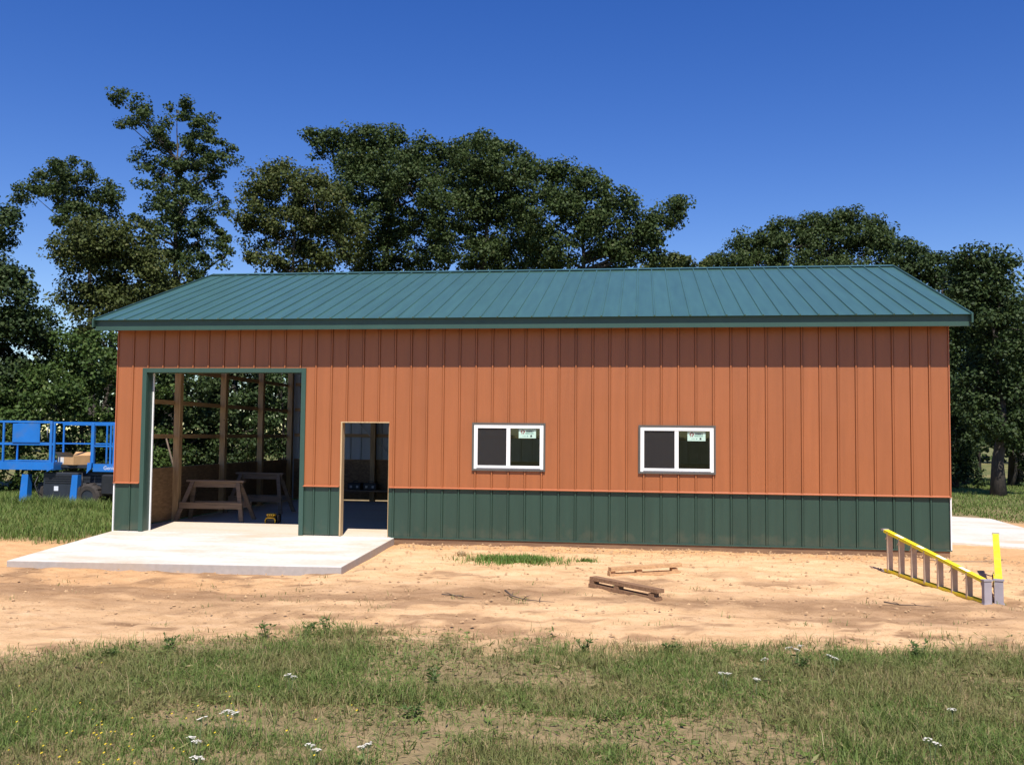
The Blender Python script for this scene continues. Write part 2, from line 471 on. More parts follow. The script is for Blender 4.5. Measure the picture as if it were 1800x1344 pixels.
GR = [(0.0, (0.085, 0.125, 0.028)), (0.45, (0.130, 0.195, 0.042)), (0.80, (0.18, 0.235, 0.060)), (0.91, (0.30, 0.255, 0.115)), (1.0, (0.44, 0.34, 0.18))]
M['grass'] = foliage('field_grass', GR, trans=0.38, rough=0.6, spec=0.25, big=(0.9, (0.30, 0.225, 0.11), 0.38))
M['lawn'] = foliage('lawn_grass', [(0.0, (0.095, 0.155, 0.028)), (0.6, (0.155, 0.225, 0.05)), (1.0, (0.28, 0.28, 0.10))], trans=0.38, rough=0.6, spec=0.25)
M['weed'] = foliage('weed_leaves', [(0.0, (0.08, 0.16, 0.025)), (0.6, (0.14, 0.24, 0.045)), (1.0, (0.22, 0.27, 0.07))], trans=0.35, rough=0.55, spec=0.3)
M['weed_dark'] = foliage('upright_weed_leaves', [(0.0, (0.05, 0.09, 0.02)), (0.6, (0.085, 0.135, 0.03)), (1.0, (0.14, 0.17, 0.05))], trans=0.3, rough=0.6, spec=0.25)
M['straw'] = foliage('straw', [(0.0, (0.30, 0.22, 0.11)), (1.0, (0.50, 0.40, 0.24))], trans=0.2, rough=0.7, spec=0.2)
M['petal'] = simple('yarrow_petals', (0.72, 0.68, 0.58), 0.7, 0.05, 30)
M['stem'] = simple('yarrow_stem', (0.12, 0.16, 0.06), 0.7, 0.15, 30)
M['buttercup'] = simple('yellow_petals', (0.60, 0.42, 0.02), 0.6, 0.1, 30)

# ------------------------------------------------------------------ ground
F = 0.3048
W = 50 * F
DEP = 9.144
EAVE_Y, EAVE_Z, RIDGE_Y, RIDGE_Z = -0.515, 3.985, DEP / 2, 5.69

def gz(x, y):
    x = np.asarray(x, dtype=np.float64); y = np.asarray(y, dtype=np.float64)
    b = np.interp(y, [-30, -12, -7, -4, -2, 0, 3, 60], [-.36, -.33, -.285, -.215, -.135, -.09, -.10, -.10])
    b = b - 0.30 * sstep(9.3, 10.2, y) * sstep(19, 14, y) * sstep(-0.5, 1.0, x) * sstep(15.5, 14.0, x)
    b = b - 0.075 * sstep(6.3, 4.6, x) * sstep(-9, -5, y) * sstep(-0.2, -1.6, y)
    return b

def gzf(x, y):
    return float(gz(x, y))

def grassiness(x, y):
    x = np.asarray(x, dtype=np.float64); y = np.asarray(y, dtype=np.float64)
    nb = (fbm(x * 0.9, y * 0.9, 3) - 0.5) * 1.6 + (fbm(x * 4, y * 4, 5) - 0.5) * 1.1
    yb = np.interp(x, [-6, 0, 4, 5.3, 6.5, 8, 11, 14, 20], [-9.4, -9.0, -8.4, -7.45, -6.4, -6.7, -6.9, -6.1, -5.8])
    front = sstep(0.15, -1.05, y - yb + nb * 0.85)
    left = sstep(-0.15, 0.35, y + 1.05 + nb * 0.5) * sstep(-0.15, -0.5, x + nb * 0.3)
    line = np.where(x > 17.6, 8.9 - 1.15 * (x - 17.6), 9.1)
    right = sstep(-0.1, 0.7, y - line + nb * 0.6) * sstep(15.0, 15.4, x)
    back = sstep(9.6, 10.4, y + nb * 0.4)
    side = np.maximum(sstep(-6.5, -8.5, x + nb), sstep(20.5, 22, x + nb))
    return np.maximum.reduce([front, left, right, back, side])

def axis(lo, hi, step, far):
    a = list(np.arange(lo, hi + 1e-6, step))
    s, v = step, hi
    while v < far:
        s *= 1.28; v += s; a.append(v)
    s, v = step, lo
    pre = []
    while v > -far:
        s *= 1.28; v -= s; pre.append(v)
    return np.array(pre[::-1] + a)

def build_ground():
    xs = axis(-3.0, 19.0, 0.085, 900); ys = axis(-12.5, 2.0, 0.085, 900)
    X, Y = np.meshgrid(xs, ys)
    Z = gz(X, Y)
    near = sstep(60, 25, np.hypot(X - 8, Y))
    g = grassiness(X, Y)
    amp = near * (0.035 * (fbm(X * 1.1, Y * 1.1, 11) - 0.5) + 0.028 * (fbm(X * 4.5, Y * 4.5, 12, 3) - 0.5))
    # churned sand: footprints and scrape marks
    amp += near * (1 - g) * 0.022 * (sstep(0.5, 0.66, fbm(X * 3.2, Y * 3.2, 21, 3)) - 0.3) * sstep(0.6, -0.4, Y)
    # loose bank against the skirt board
    bank = np.exp(-((Y + 0.30) / 0.28) ** 2) * (X > 5.6) * (X < 15.6)
    amp += bank * (0.085 * fbm(X * 1.6, Y * 2, 31) - 0.075)
    # wheel rut across the sand
    ry = -4.75 + 0.5 * np.sin(X * 0.35 + 1.0)
    rut = np.exp(-((Y - ry) / 0.16) ** 2) + np.exp(-((Y - ry + 1.5) / 0.16) ** 2)
    amp -= 0.028 * rut * (1 - g) * (0.4 + fbm(X * 1.5, Y * 1.5, 33))
    inside = (X > -0.1) & (X < W + 0.1) & (Y > -0.02) & (Y < DEP + 0.1)
    apron = (X > -0.15) & (X < 5.6) & (Y > -3.15) & (Y < 0.05)
    amp = np.where(inside | apron, -0.05, amp)
    Z = Z + amp
    # distant rise so the field meets the woods
    V = np.stack([X, Y, Z], -1).reshape(-1, 3)
    nx, ny = len(xs), len(ys)
    idx = np.arange(nx * ny).reshape(ny, nx)
    Fq = np.stack([idx[:-1, :-1], idx[:-1, 1:], idx[1:, 1:], idx[1:, :-1]], -1).reshape(-1, 4)
    me = bpy.data.meshes.new('ground')
    me.vertices.add(len(V)); me.loops.add(Fq.size); me.polygons.add(len(Fq))
    me.vertices.foreach_set('co', V.astype(np.float32).reshape(-1))
    me.loops.foreach_set('vertex_index', Fq.astype(np.int32).reshape(-1))
    me.polygons.foreach_set('loop_start', np.arange(len(Fq), dtype=np.int32) * 4)
    me.polygons.foreach_set('loop_total', np.full(len(Fq), 4, dtype=np.int32))
    me.polygons.foreach_set('use_smooth', np.ones(len(Fq), dtype=bool))
    me.update(calc_edges=True)
    n1 = fbm(X * 0.5, Y * 1.3, 41); n2 = fbm(X * 1.7, Y * 3.4, 43)
    yc = np.interp(X, [0, 4, 6, 9, 12, 16], [-4.6, -5.2, -5.1, -4.2, -4.6, -4.9])
    damp = np.exp(-((Y - yc) / 0.85) ** 2) * sstep(0.28, 0.55, n1 * 0.6 + n2 * 0.4)
    damp = np.maximum(damp, 0.95 * sstep(0.56, 0.68, n2) * sstep(-2.0, -3.5, Y))
    damp = np.maximum(damp, 0.5 * np.exp(-((Y + 7.0) / 1.0) ** 2) * n1)
    orange = np.clip(np.exp(-((Y + 0.3) / 0.5) ** 2) + sstep(6, 3.5, X) * 0.75 * sstep(-6.5, -4, Y) + sstep(15, 16.5, X) * 0.6, 0, 1)
    at = me.color_attributes.new('soil', 'FLOAT_COLOR', 'POINT')
    C = np.stack([g, np.clip(damp, 0, 1), orange, np.ones_like(g)], -1).astype(np.float32)
    at.data.foreach_set('color', C.reshape(-1))
    m, t, b = newmat('sandy_ground')
    vc = N(t, 'ShaderNodeVertexColor', layer_name='soil')
    sp = N(t, 'ShaderNodeSeparateColor'); t.links.new(vc.outputs[0], sp.inputs[0])
    geo = N(t, 'ShaderNodeNewGeometry')
    def noise(scale, det=8, rough=0.6, st=None):
        nz = N(t, 'ShaderNodeTexNoise'); nz.inputs['Scale'].default_value = scale; nz.inputs['Detail'].default_value = det; nz.inputs['Roughness'].default_value = rough
        if st:
            mp = N(t, 'ShaderNodeMapping'); mp.inputs['Scale'].default_value = st
            t.links.new(geo.outputs['Position'], mp.inputs[0]); t.links.new(mp.outputs[0], nz.inputs['Vector'])
        else: t.links.new(geo.outputs['Position'], nz.inputs['Vector'])
        return nz
    def mix(fac, a, bcol, mode='MIX'):
        mx = N(t, 'ShaderNodeMixRGB', blend_type=mode)
        if hasattr(fac, 'links'): t.links.new(fac, mx.inputs[0])
        else: mx.inputs[0].default_value = fac
        for s_, c in ((1, a), (2, bcol)):
            if isinstance(c, tuple): mx.inputs[s_].default_value = (*c, 1)
            else: t.links.new(c, mx.inputs[s_])
        return mx.outputs[0]
    fine = noise(55, 6, 0.7); mid = noise(3.0, 8, 0.65, (0.7, 1.6, 1)); speck = noise(22, 4, 0.6)
    pale = ramp(t, mid.outputs[0], [(0.3, (0.47, 0.29, 0.145)), (0.50, (0.65, 0.415, 0.220)), (0.72, (0.72, 0.49, 0.285))])
    red = ramp(t, mid.outputs[0], [(0.3, (0.50, 0.27, 0.12)), (0.7, (0.64, 0.38, 0.18))])
    c = mix(sp.outputs[2], pale.outputs[0], red.outputs[0])
    dampc = ramp(t, mid.outputs[0], [(0.3, (0.18, 0.10, 0.05)), (0.7, (0.36, 0.215, 0.115))])
    dm = N(t, 'ShaderNodeMath', operation='MULTIPLY'); dm.inputs[1].default_value = 0.85
    t.links.new(sp.outputs[1], dm.inputs[0])
    c = mix(dm.outputs[0], c, dampc.outputs[0])
    soil = ramp(t, mid.outputs[0], [(0.3, (0.13, 0.115, 0.05)), (0.5, (0.21, 0.165, 0.085)), (0.7, (0.34, 0.235, 0.13))])
    gm = N(t, 'ShaderNodeMath', operation='MULTIPLY'); gm.inputs[1].default_value = 0.9
    t.links.new(sp.outputs[0], gm.inputs[0])
    c = mix(gm.outputs[0], c, soil.outputs[0])
    # far field turns to grass cover
    ln = N(t, 'ShaderNodeVectorMath', operation='LENGTH'); t.links.new(geo.outputs['Position'], ln.inputs[0])
    fr = N(t, 'ShaderNodeMapRange'); fr.inputs[1].default_value = 17; fr.inputs[2].default_value = 32
    t.links.new(ln.outputs['Value'], fr.inputs[0])
    farc = ramp(t, noise(0.25, 6).outputs[0], [(0.35, (0.075, 0.105, 0.03)), (0.65, (0.22, 0.19, 0.08))])
    fg = N(t, 'ShaderNodeMath', operation='MULTIPLY'); t.links.new(fr.outputs[0], fg.inputs[0]); t.links.new(sp.outputs[0], fg.inputs[1])
    c = mix(fg.outputs[0], c, farc.outputs[0])
    fc = ramp(t, fine.outputs[0], [(0.25, (0.78, 0.76, 0.74)), (0.6, (1.06, 1.05, 1.04))])
    c = mix(0.8, c, fc.outputs[0], 'MULTIPLY')
    sk = ramp(t, speck.outputs[0], [(0.30, (0.42, 0.34, 0.26)), (0.40, (1, 1, 1))])
    c = mix(0.7, c, sk.outputs[0], 'MULTIPLY')
    t.links.new(c, b.inputs['Base Color'])
    b.inputs['Roughness'].default_value = 0.95; b.inputs['Specular IOR Level'].default_value = 0.2
    hb = N(t, 'ShaderNodeMath', operation='ADD'); t.links.new(fine.outputs[0], hb.inputs[0]); t.links.new(noise(9, 6, 0.7).outputs[0], hb.inputs[1])
    bp = N(t, 'ShaderNodeBump'); bp.inputs['Strength'].default_value = 0.55; bp.inputs['Distance'].default_value = 0.03
    t.links.new(hb.outputs[0], bp.inputs['Height']); t.links.new(bp.outputs[0], b.inputs['Normal'])
    me.materials.append(m)
    o = link('ground', me)
    return tag(o, 'sandy bare ground running into rough grass', None, None, 'structure')
build_ground()

# concrete apron in front of the two doors (top falls away from the barn)
mb = MB()
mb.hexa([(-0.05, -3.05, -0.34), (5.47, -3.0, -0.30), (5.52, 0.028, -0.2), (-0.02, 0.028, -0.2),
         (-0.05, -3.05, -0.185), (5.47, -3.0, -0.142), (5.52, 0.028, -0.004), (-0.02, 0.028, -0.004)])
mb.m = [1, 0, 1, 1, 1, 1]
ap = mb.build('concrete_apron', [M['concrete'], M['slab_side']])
bv = ap.modifiers.new('edge', 'BEVEL'); bv.width = 0.012; bv.segments = 2
tag(ap, 'pale concrete apron in front of the open doorways', None, None, 'structure')
mb = MB()
mb.hexa([(15.36, 2.25, -0.3), (18.3, 0.75, -0.3), (18.6, 8.0, -0.3), (15.36, 9.3, -0.3),
         (15.36, 2.25, -0.035), (18.3, 0.75, -0.075), (18.6, 8.0, -0.055), (15.36, 9.3, -0.02)])
pd = mb.build('concrete_pad', M['concrete'])
bv = pd.modifiers.new('edge', 'BEVEL'); bv.width = 0.012; bv.segments = 2
tag(pd, 'pale concrete pad beside the end wall of the barn', None, None, 'structure')

# ------------------------------------------------------------------ barn
barn = empty('pole_barn', (0, 0, 0))
tag(barn, 'orange steel pole barn with dark green wainscot, green roof and open doorways', 'barn')
OH = (0.60, 3.69, -0.1, 3.03)         # overhead doorway x0 x1 z0 z1
DR = (4.47, 5.39, -0.1, 2.10)         # walk doorway
W1 = (6.99, 8.26, 1.28, 2.08)
W2 = (10.0, 11.28, 1.27, 2.06)
OPEN = [OH, DR, W1, W2]

def panel(width, last=False, first=False, rib=0.02, gr=0.010):
    p = [(0.0, 0.0)] if first else [(0.021, gr), (0.025, 0.0)]
    if last: return p + [(width, 0.0)]
    return p + [(width - 0.025, 0.0), (width - 0.021, gr), (width - 0.017, gr), (width - 0.012, -rib), (width + 0.012, -rib), (width + 0.017, gr), (width + 0.021, gr)]

def panel_mesh(name, x0, prof, z0, z1, mat, openings=()):
    """sheet of steel: profile swept up, cut by openings; local x from x0"""
    xs = [q[0] for q in prof]
    pts = list(prof)
    for (a, b_, c, d) in openings:
        for e in (a - x0, b_ - x0):
            if xs[0] < e < xs[-1]:
                for i in range(len(pts) - 1):
                    if pts[i][0] < e < pts[i + 1][0]:
                        tt = (e - pts[i][0]) / (pts[i + 1][0] - pts[i][0])
                        pts.insert(i + 1, (e, pts[i][1] + tt * (pts[i + 1][1] - pts[i][1]))); break
    mb = MB(); cut = False
    for (xa, ya), (xb, yb) in zip(pts[:-1], pts[1:]):
        iv = [(z0, z1)]
        for (a, b_, c, d) in openings:
            if a < x0 + (xa + xb) / 2 < b_:
                nv = []
                for (p, q) in iv:
                    if d <= p or c >= q: nv.append((p, q)); continue
                    cut = True
                    if p < c: nv.append((p, c))
                    if d < q: nv.append((d, q))
                iv = nv
        for (p, q) in iv:
            mb.face([(xa, ya, p), (xb, yb, p), (xb, yb, q), (xa, ya, q)])
    return mb, cut

def wall_run(name, mat, y, z0, z1, n, parent, openings=(), width=F, x_start=0.0, rib=0.02):
    shared = {}
    for i in range(n):
        first, last = i == 0, i == n - 1
        x0 = x_start + i * width
        mb, cut = panel_mesh(name, x0, panel(width, last, first, rib), z0, z1, mat, openings)
        key = 'cut%d' % i if (cut or first or last) else 'full'
        if not mb.f: continue
        if key not in shared: shared[key] = mb.mesh(name, mat)
        link(name, shared[key], parent, (x0, y, 0))

wall_run('wall_panel', M['orange'], 0.0, 0.915, 3.97, 50, barn, OPEN)
wall_run('wainscot_panel', M['green'], 0.012, 0.012, 0.935, 50, barn, OPEN)
wall_run('back_wall_panel', M['liner'], DEP, 0.03, 3.97, 50, barn)

# right end wall: upper and lower panels (30 bays) and gable
def end_wall():
    for i in range(30):
        y0 = i * F
        for nm, mat, z0, off in (('end_wall_panel', M['orange'], 0.915, 0.0), ('end_wainscot_panel', M['green'], 0.012, 0.012)):
            mb = MB(); pr = panel(F, i == 29, i == 0)
            for (a, pa), (b_, pb) in zip(pr[:-1], pr[1:]):
                if z0 > 0.5:
                    ra = EAVE_Z - 0.06 + (RIDGE_Z - EAVE_Z) * (1 - abs(y0 + a - RIDGE_Y) / (RIDGE_Y - EAVE_Y)) 
                    rb = EAVE_Z - 0.06 + (RIDGE_Z - EAVE_Z) * (1 - abs(y0 + b_ - RIDGE_Y) / (RIDGE_Y - EAVE_Y))
                else: ra = rb = 0.935
                mb.face([(-pa - off, a, z0), (-pb - off, b_, z0), (-pb - off, b_, rb), (-pa - off, a, ra)])
            o = mb.build(nm, mat, barn); o.location = (W, y0, 0)
end_wall()

# roof: 51 panels on each slope
RW = (15.70) / 51.0
slope_len = math.hypot(RIDGE_Y - EAVE_Y, RIDGE_Z - EAVE_Z)
ang = math.atan2(RIDGE_Z - EAVE_Z, RIDGE_Y - EAVE_Y)
def roof_panel_mesh(last, first):
    prof = panel(RW, last, first, 0.021, 0.002)
    mb = MB()
    for (xa, ya), (xb, yb) in zip(prof[:-1], prof[1:]):
        mb.face([(xa, 0, -ya), (xb, 0, -yb), (xb, slope_len, -yb), (xa, slope_len, -ya)])
    if not last:                      # closed end of the rib at the eave
        mb.face([(RW - 0.017, 0, -0.002), (RW + 0.017, 0, -0.002), (RW + 0.012, 0, 0.021), (RW - 0.012, 0, 0.021)])
    return mb.mesh('roof_panel', M['roof'])
rm = [roof_panel_mesh(False, True), roof_panel_mesh(False, False), roof_panel_mesh(True, False)]
for side in (0, 1):
    for i in range(51):
        me = rm[0] if i == 0 else rm[2] if i == 50 else rm[1]
        o = link('roof_panel', me, barn)
        if side == 0:
            o.location = (-0.23 + i * RW, EAVE_Y, EAVE_Z); o.rotation_euler = (ang, 0, 0)
        else:
            o.location = (-0.23 + (i + 1) * RW, 2 * RIDGE_Y - EAVE_Y, EAVE_Z); o.rotation_euler = (ang, 0, math.pi)
mb = MB()                             # ridge cap: folded sheet over the top
for s in (-1, 1):
    c, sn = math.cos(ang) * 0.17, math.sin(ang) * 0.17
    mb.face([(-0.25, RIDGE_Y, RIDGE_Z + 0.030), (15.49, RIDGE_Y, RIDGE_Z + 0.030), (15.49, RIDGE_Y + s * c, RIDGE_Z + 0.030 - sn), (-0.25, RIDGE_Y + s * c, RIDGE_Z + 0.030 - sn)])
mb.build('ridge_cap', M['roof'], barn)
# fascia, drip trim, soffit
mb = MB().box(-0.235, 15.475, -0.440, -0.420, 3.795, 4.004); mb.build('fascia', M['trim'], barn)
mb = MB().box(-0.23, 15.47, -0.419, 0.06, 3.845, 3.857); mb.build('soffit', M['trim'], barn)
mb = MB().box(-0.23, 15.47, DEP + 0.455, DEP + 0.475, 3.80, 3.986); mb.build('fascia', M['trim'], barn)
# rake trim: boards following both slopes at both ends
for xa, xb in ((-0.262, -0.232), (15.472, 15.502)):
    for s in (1, -1):
        ye = EAVE_Y - 0.012 if s == 1 else 2 * RIDGE_Y - EAVE_Y + 0.012
        ze = EAVE_Z + 0.02
        mb = MB(); h = 0.16
        y1, z1 = (RIDGE_Y, RIDGE_Z + 0.035)
        mb.hexa([(xa, ye, ze - h), (xb, ye, ze - h), (xb, y1, z1 - h), (xa, y1, z1 - h), (xa, ye, ze), (xb, ye, ze), (xb, y1, z1), (xa, y1, z1)])
        mb.build('rake_trim', M['trim'], barn)
# ledge between the two colours, interrupted by the doorways
for a, b_ in ((-0.02, 0.50), (3.765, 4.452), (5.40, W + 0.02)):
    mb = MB(); mb.hexa([(a, -0.045, 0.902), (b_, -0.045, 0.902), (b_, 0.01, 0.905), (a, 0.01, 0.905), (a, -0.045, 0.914), (b_, -0.045, 0.914), (b_, 0.01, 0.934), (a, 0.01, 0.934)])
    mb.build('ledge_trim', M['orange_trim'], barn)
for a, b_ in ((5.46, W + 0.02),):
    mb = MB().box(a, b_, -0.034, 0.02, -0.010, 0.010); mb.build('base_trim', M['trim'], barn)
    mb = MB().box(a, b_ - 0.03, -0.012, 0.026, -0.135, -0.012); mb.build('skirt_board', M['skirt'], barn)
for x in (7.0, 9.3, 11.7, 13.9):      # treated post feet under the skirt
    MB().box(x, x + 0.14, 0.0265, 0.16, -0.4, -0.02).build('post_foot', M['skirt'], barn)
# corner edges: bare white strip low down, dark trim above
for x in (-0.022, W + 0.004):
    MB().box(x, x + 0.020, -0.018, 0.03, -0.012, 0.90).build('corner_strip', M['wrap'], barn)
    MB().box(x, x + 0.018, -0.024, 0.03, 0.936, 3.84).build('corner_trim', M['orange_trim'], barn)

# overhead doorway casing: face trim and deep returns
x0, x1, _, zt = OH
MB().box(x0 - 0.085, x0 + 0.0, -0.034, -0.002, 0.0, zt + 0.082).build('door_casing', M['trim'], barn)
MB().box(x1, x1 + 0.085, -0.034, -0.002, 0.0, zt + 0.082).build('door_casing', M['trim'], barn)
MB().box(x0, x1, -0.036, -0.004, zt, zt + 0.08).build('door_casing', M['trim'], barn)
MB().box(x0 - 0.012, x0 + 0.004, -0.0015, 0.23, 0.0, zt).build('door_jamb', M['trim'], barn)
MB().box(x1 - 0.004, x1 + 0.012, -0.0015, 0.23, 0.0, zt).build('door_jamb', M['trim'], barn)
MB().box(x0 + 0.005, x1 - 0.005, -0.0015, 0.23, zt - 0.004, zt + 0.012).build('door_jamb', M['trim'], barn)
MB().box(x0 + 0.006, x0 + 0.030, 0.205, 0.235, 0.0, zt - 0.006).build('door_stop', M['wrap'], barn)
# walk doorway: raw framing lumber at the edges
x0, x1, _, zt = DR
MB().box(x0 - 0.001, x0 + 0.026, -0.024, 0.14, 0.0, zt).build('door_stud', M['rawwood'], barn)
MB().box(x1 - 0.012, x1 + 0.03, 0.016, 0.14, 0.0, zt).build('door_stud', M['post'], barn)
MB().box(x0 - 0.004, x1 + 0.004, -0.022, 0.14, zt - 0.004, zt + 0.016).build('door_header', M['rawwood'], barn)

# windows
def window(rect):
    a, b_, c, d = rect
    mb = MB(); fw = 0.064; y0, y1 = -0.035, 0.05
    mb.box(a, b_, y0, y1, c, c + fw * 0.95); mb.box(a, b_, y0, y1, d - fw * 0.95, d)
    mb.box(a, a + fw, y0 + .0005, y1, c + fw * 0.95, d - fw * 0.95); mb.box(b_ - fw, b_, y0 + .0005, y1, c + fw * 0.95, d - fw * 0.95)
    wn = mb.build('window', M['vinyl'], barn)
    mid = (a + b_) / 2 - 0.005
    MB().box(mid - 0.034, mid + 0.034, y0 + 0.006, y1 - 0.004, c + fw * .95, d - fw * .95).build('meeting_rail', M['vinyl'], wn)
    MB().box(a + 0.05, b_ - 0.05, y0 - 0.008, y0 - 0.0005, c + 0.012, c + 0.020).build('sill_lip', M['grey_steel'], wn)
    t_ = MB(); e = 0.036; ty0, ty1 = -0.042, 0.004
    t_.box(a - e, b_ + e, ty0, ty1, d + .001, d + e); t_.box(a - e, b_ + e, ty0, ty1, c - e, c - .001)
    t_.box(a - e, a - .001, ty0 + .0006, ty1, c - .001, d + .001); t_.box(b_ + .001, b_ + e, ty0 + .0006, ty1, c - .001, d + .001)
    t_.build('window_trim', M['bronze'], wn)
    lo, hi = c + fw * .95 + 0.001, d - fw * .95 - 0.001
    MB().box(a + fw + .001, mid - 0.035, 0.024, 0.028, lo, hi).build('pane', M['glass'], wn)
    MB().box(mid + 0.035, b_ - fw - .001, 0.004, 0.008, lo, hi).build('pane', M['glass'], wn)
    MB().box(a + fw + .001, mid - 0.035, -0.014, -0.0125, lo, hi).build('insect_screen', M['screen'], wn)
    sx1 = b_ - fw - 0.075; sx0 = sx1 - 0.315; sz1 = hi - 0.012; sz0 = sz1 - 0.165
    MB().box(sx0, sx1, 0.001, 0.0032, sz0, sz1).build('sticker', M['sticker'], wn)
    k = MB(); yy = -0.0008
    cx, cz = sx0 + 0.075, sz1 - 0.062
    n = 14
    for i in range(n):                 # arched roof mark
        t0, t1 = math.pi * i / n, math.pi * (i + 1) / n
        k.face([(cx + 0.026 * math.cos(t1), yy, cz + 0.026 * math.sin(t1)), (cx + 0.026 * math.cos(t0), yy, cz + 0.026 * math.sin(t0)),
                (cx + 0.042 * math.cos(t0), yy, cz + 0.046 * math.sin(t0)), (cx + 0.042 * math.cos(t1), yy, cz + 0.046 * math.sin(t1))], 1)
    for dx in (-0.022, 0.008):
        k.face([(cx + dx, yy, cz - 0.03), (cx + dx + 0.014, yy, cz - 0.03), (cx + dx + 0.014, yy, cz + 0.012), (cx + dx, yy, cz + 0.012)], 1)
    rr = random.Random(5)
    def row(xa, xb, za, zb, step, mi):
        x = xa
        while x < xb:
            wd = step * rr.uniform(0.5, 0.85)
            k.face([(x, yy, za), (x + wd, yy, za), (x + wd, yy, zb), (x, yy, zb)], mi); x += step
    row(sx0 + 0.135, sx1 - 0.05, sz1 - 0.055, sz1 - 0.024, 0.017, 0)
    row(sx0 + 0.125, sx1 - 0.045, sz1 - 0.090, sz1 - 0.064, 0.017, 2)
    row(sx0 + 0.07, sx0 + 0.13, sz0 + 0.03, sz0 + 0.040, 0.014, 2)
    k.face([(sx0 + 0.15, yy, sz0 + 0.028), (sx0 + 0.172, yy, sz0 + 0.028), (sx0 + 0.172, yy, sz0 + 0.048), (sx0 + 0.15, yy, sz0 + 0.048)], 2)
    k.face([(sx0 + 0.212, yy, sz0 + 0.022), (sx0 + 0.244, yy, sz0 + 0.022), (sx0 + 0.244, yy, sz0 + 0.052), (sx0 + 0.228, yy, sz0 + 0.062), (sx0 + 0.212, yy, sz0 + 0.052)], 0)
    k.build('sticker_print', [M['ink'], M['red'], M['ink_pale']], wn)
window(W1); window(W2)

# floor and frame inside
MB().box(0.05, W - 0.03, 0.030, DEP - 0.04, -0.3, 0.0).build('floor_slab', M['slab'], barn)
PY = [0.15, 2.285, 4.57, 6.855, DEP - 0.16]
for i, y in enumerate(PY):
    top = 3.85 if i in (0, 4) else 3.9 + (RIDGE_Z - EAVE_Z) * (1 - abs(y - RIDGE_Y) / RIDGE_Y) * 0.9
    if i == 0: continue
    MB().cbox(0.03, 0.17, y - 0.07, y + 0.07, -0.3, top, 0.005).build('post', M['post'], barn)
for z in (1.10, 1.80, 2.52, 3.24):
    MB().box(-0.012, 0.028, 0.2, DEP - 0.1, z - 0.045, z + 0.045).build('girt', M['girt'], barn)
y = 0.26
while y < DEP - 0.3:                   # strand board sheets on the end wall
    y2 = min(y + 2.36, DEP - 0.2)
    MB().box(0.0285, 0.0405, y, y2 - 0.006, 0.02, 1.14).build('strand_board', M['osb'], barn); y = y2
for z in (1.12, 1.84, 2.56, 3.28):
    MB().box(0.19, W - 0.2, DEP - 0.055, DEP - 0.022, z - 0.045, z + 0.045).build('back_girt', M['girt_x'], barn)
x = 0.2
while x < W - 0.3:
    x2 = min(x + 2.438, W - 0.2)
    MB().box(x, x2 - 0.006, DEP - 0.072, DEP - 0.058, 0.035, 1.15).build('strand_board', M['osb'], barn); x = x2
for k in range(1, 7):
    xx = k * W / 6 - (0.16 if k == 6 else 0)
    MB().cbox(xx - 0.07, xx + 0.07, DEP - 0.22, DEP - 0.08, 0.0, 3.85, 0.005).build('post', M['post'], barn)
mb = MB().bar((1.9, DEP - 0.1, 2.35), (3.7, DEP - 0.1, 0.62), 0.018, 0.03, (0, 1, 0)); mb.build('wind_brace', M['grey_steel'], barn)
for k in range(0, 7):                  # roof trusses
    xx = min(max(k * W / 6, 0.10), W - 0.12)
    mb = MB()
    mb.bar((xx, -0.1, 3.93), (xx, DEP + 0.1, 3.93), 0.038, 0.12)
    hz = RIDGE_Z - 0.16
    mb.bar((xx, -0.05, 4.02), (xx, RIDGE_Y, hz), 0.036, 0.12); mb.bar((xx, DEP + 0.05, 4.02), (xx, RIDGE_Y, hz), 0.036, 0.12)
    mb.bar((xx, 2.6, 4.0), (xx, RIDGE_Y, hz - 0.05), 0.034, 0.08); mb.bar((xx, DEP - 2.6, 4.0), (xx, RIDGE_Y, hz - 0.05), 0.034, 0.08)
    mb.build('truss', M['girt'], barn)
for xx in (3.9, 6.5, 9.2, 12.4): MB().cbox(xx, xx + 0.14, 0.08, 0.22, 0.0, 3.8, 0.005).build('post', M['post'], barn)
MB().box(0.2, W - 0.2, 0.03, 0.075, 3.30, 3.55).build('header_beam', M['girt_x'], barn)

# ------------------------------------------------------------------ things inside
def sawhorse(loc, rz, L, H, label):
    r_ = empty('sawhorse', loc, rz); tag(r_, label, 'sawhorse', 'wooden sawhorses inside the barn')
    MB().box(-L / 2 - 0.03, L / 2 + 0.03, -0.075, 0.075, H - 0.04, H).build('top_plank', M['oldwood'], r_)
    MB().box(-L / 2 + 0.02, L / 2 - 0.02, -0.02, 0.02, H - 0.15, H - 0.041).build('beam', M['oldwood'], r_)
    for sx in (-1, 1):
        for sy in (-1, 1):
            p = Vector((sx * (L / 2 + 0.12), sy * 0.36, 0.0)); q = Vector((sx * (L / 2 - 0.10), sy * 0.052, H - 0.045))
            mb = MB(); d = 0.045
            mb.hexa([p + Vector((-d, -0.02, 0)), p + Vector((d, -0.02, 0)), p + Vector((d, 0.02, 0)), p + Vector((-d, 0.02, 0)),
                     q + Vector((-d, -0.02, 0)), q + Vector((d, -0.02, 0)), q + Vector((d, 0.02, 0)), q + Vector((-d, 0.02, 0))])
            mb.build('leg', M['oldwood'], r_)
    for sy in (-1, 1):
        zz = 0.33; yy = sy * (0.36 - 0.308 * zz / (H - 0.045) + 0.034); xl = L / 2 + 0.12 - 0.22 * zz / H + 0.05
        MB().box(-xl, xl, yy - 0.012, yy + 0.012, zz - 0.065, zz + 0.065).build('stretcher', M['oldwood'], r_)
    return r_
sawhorse((0.90, 2.50, 0.0), R(1.5), 1.22, 0.86, 'weathered wooden sawhorse just inside the big doorway, feet in the sun')
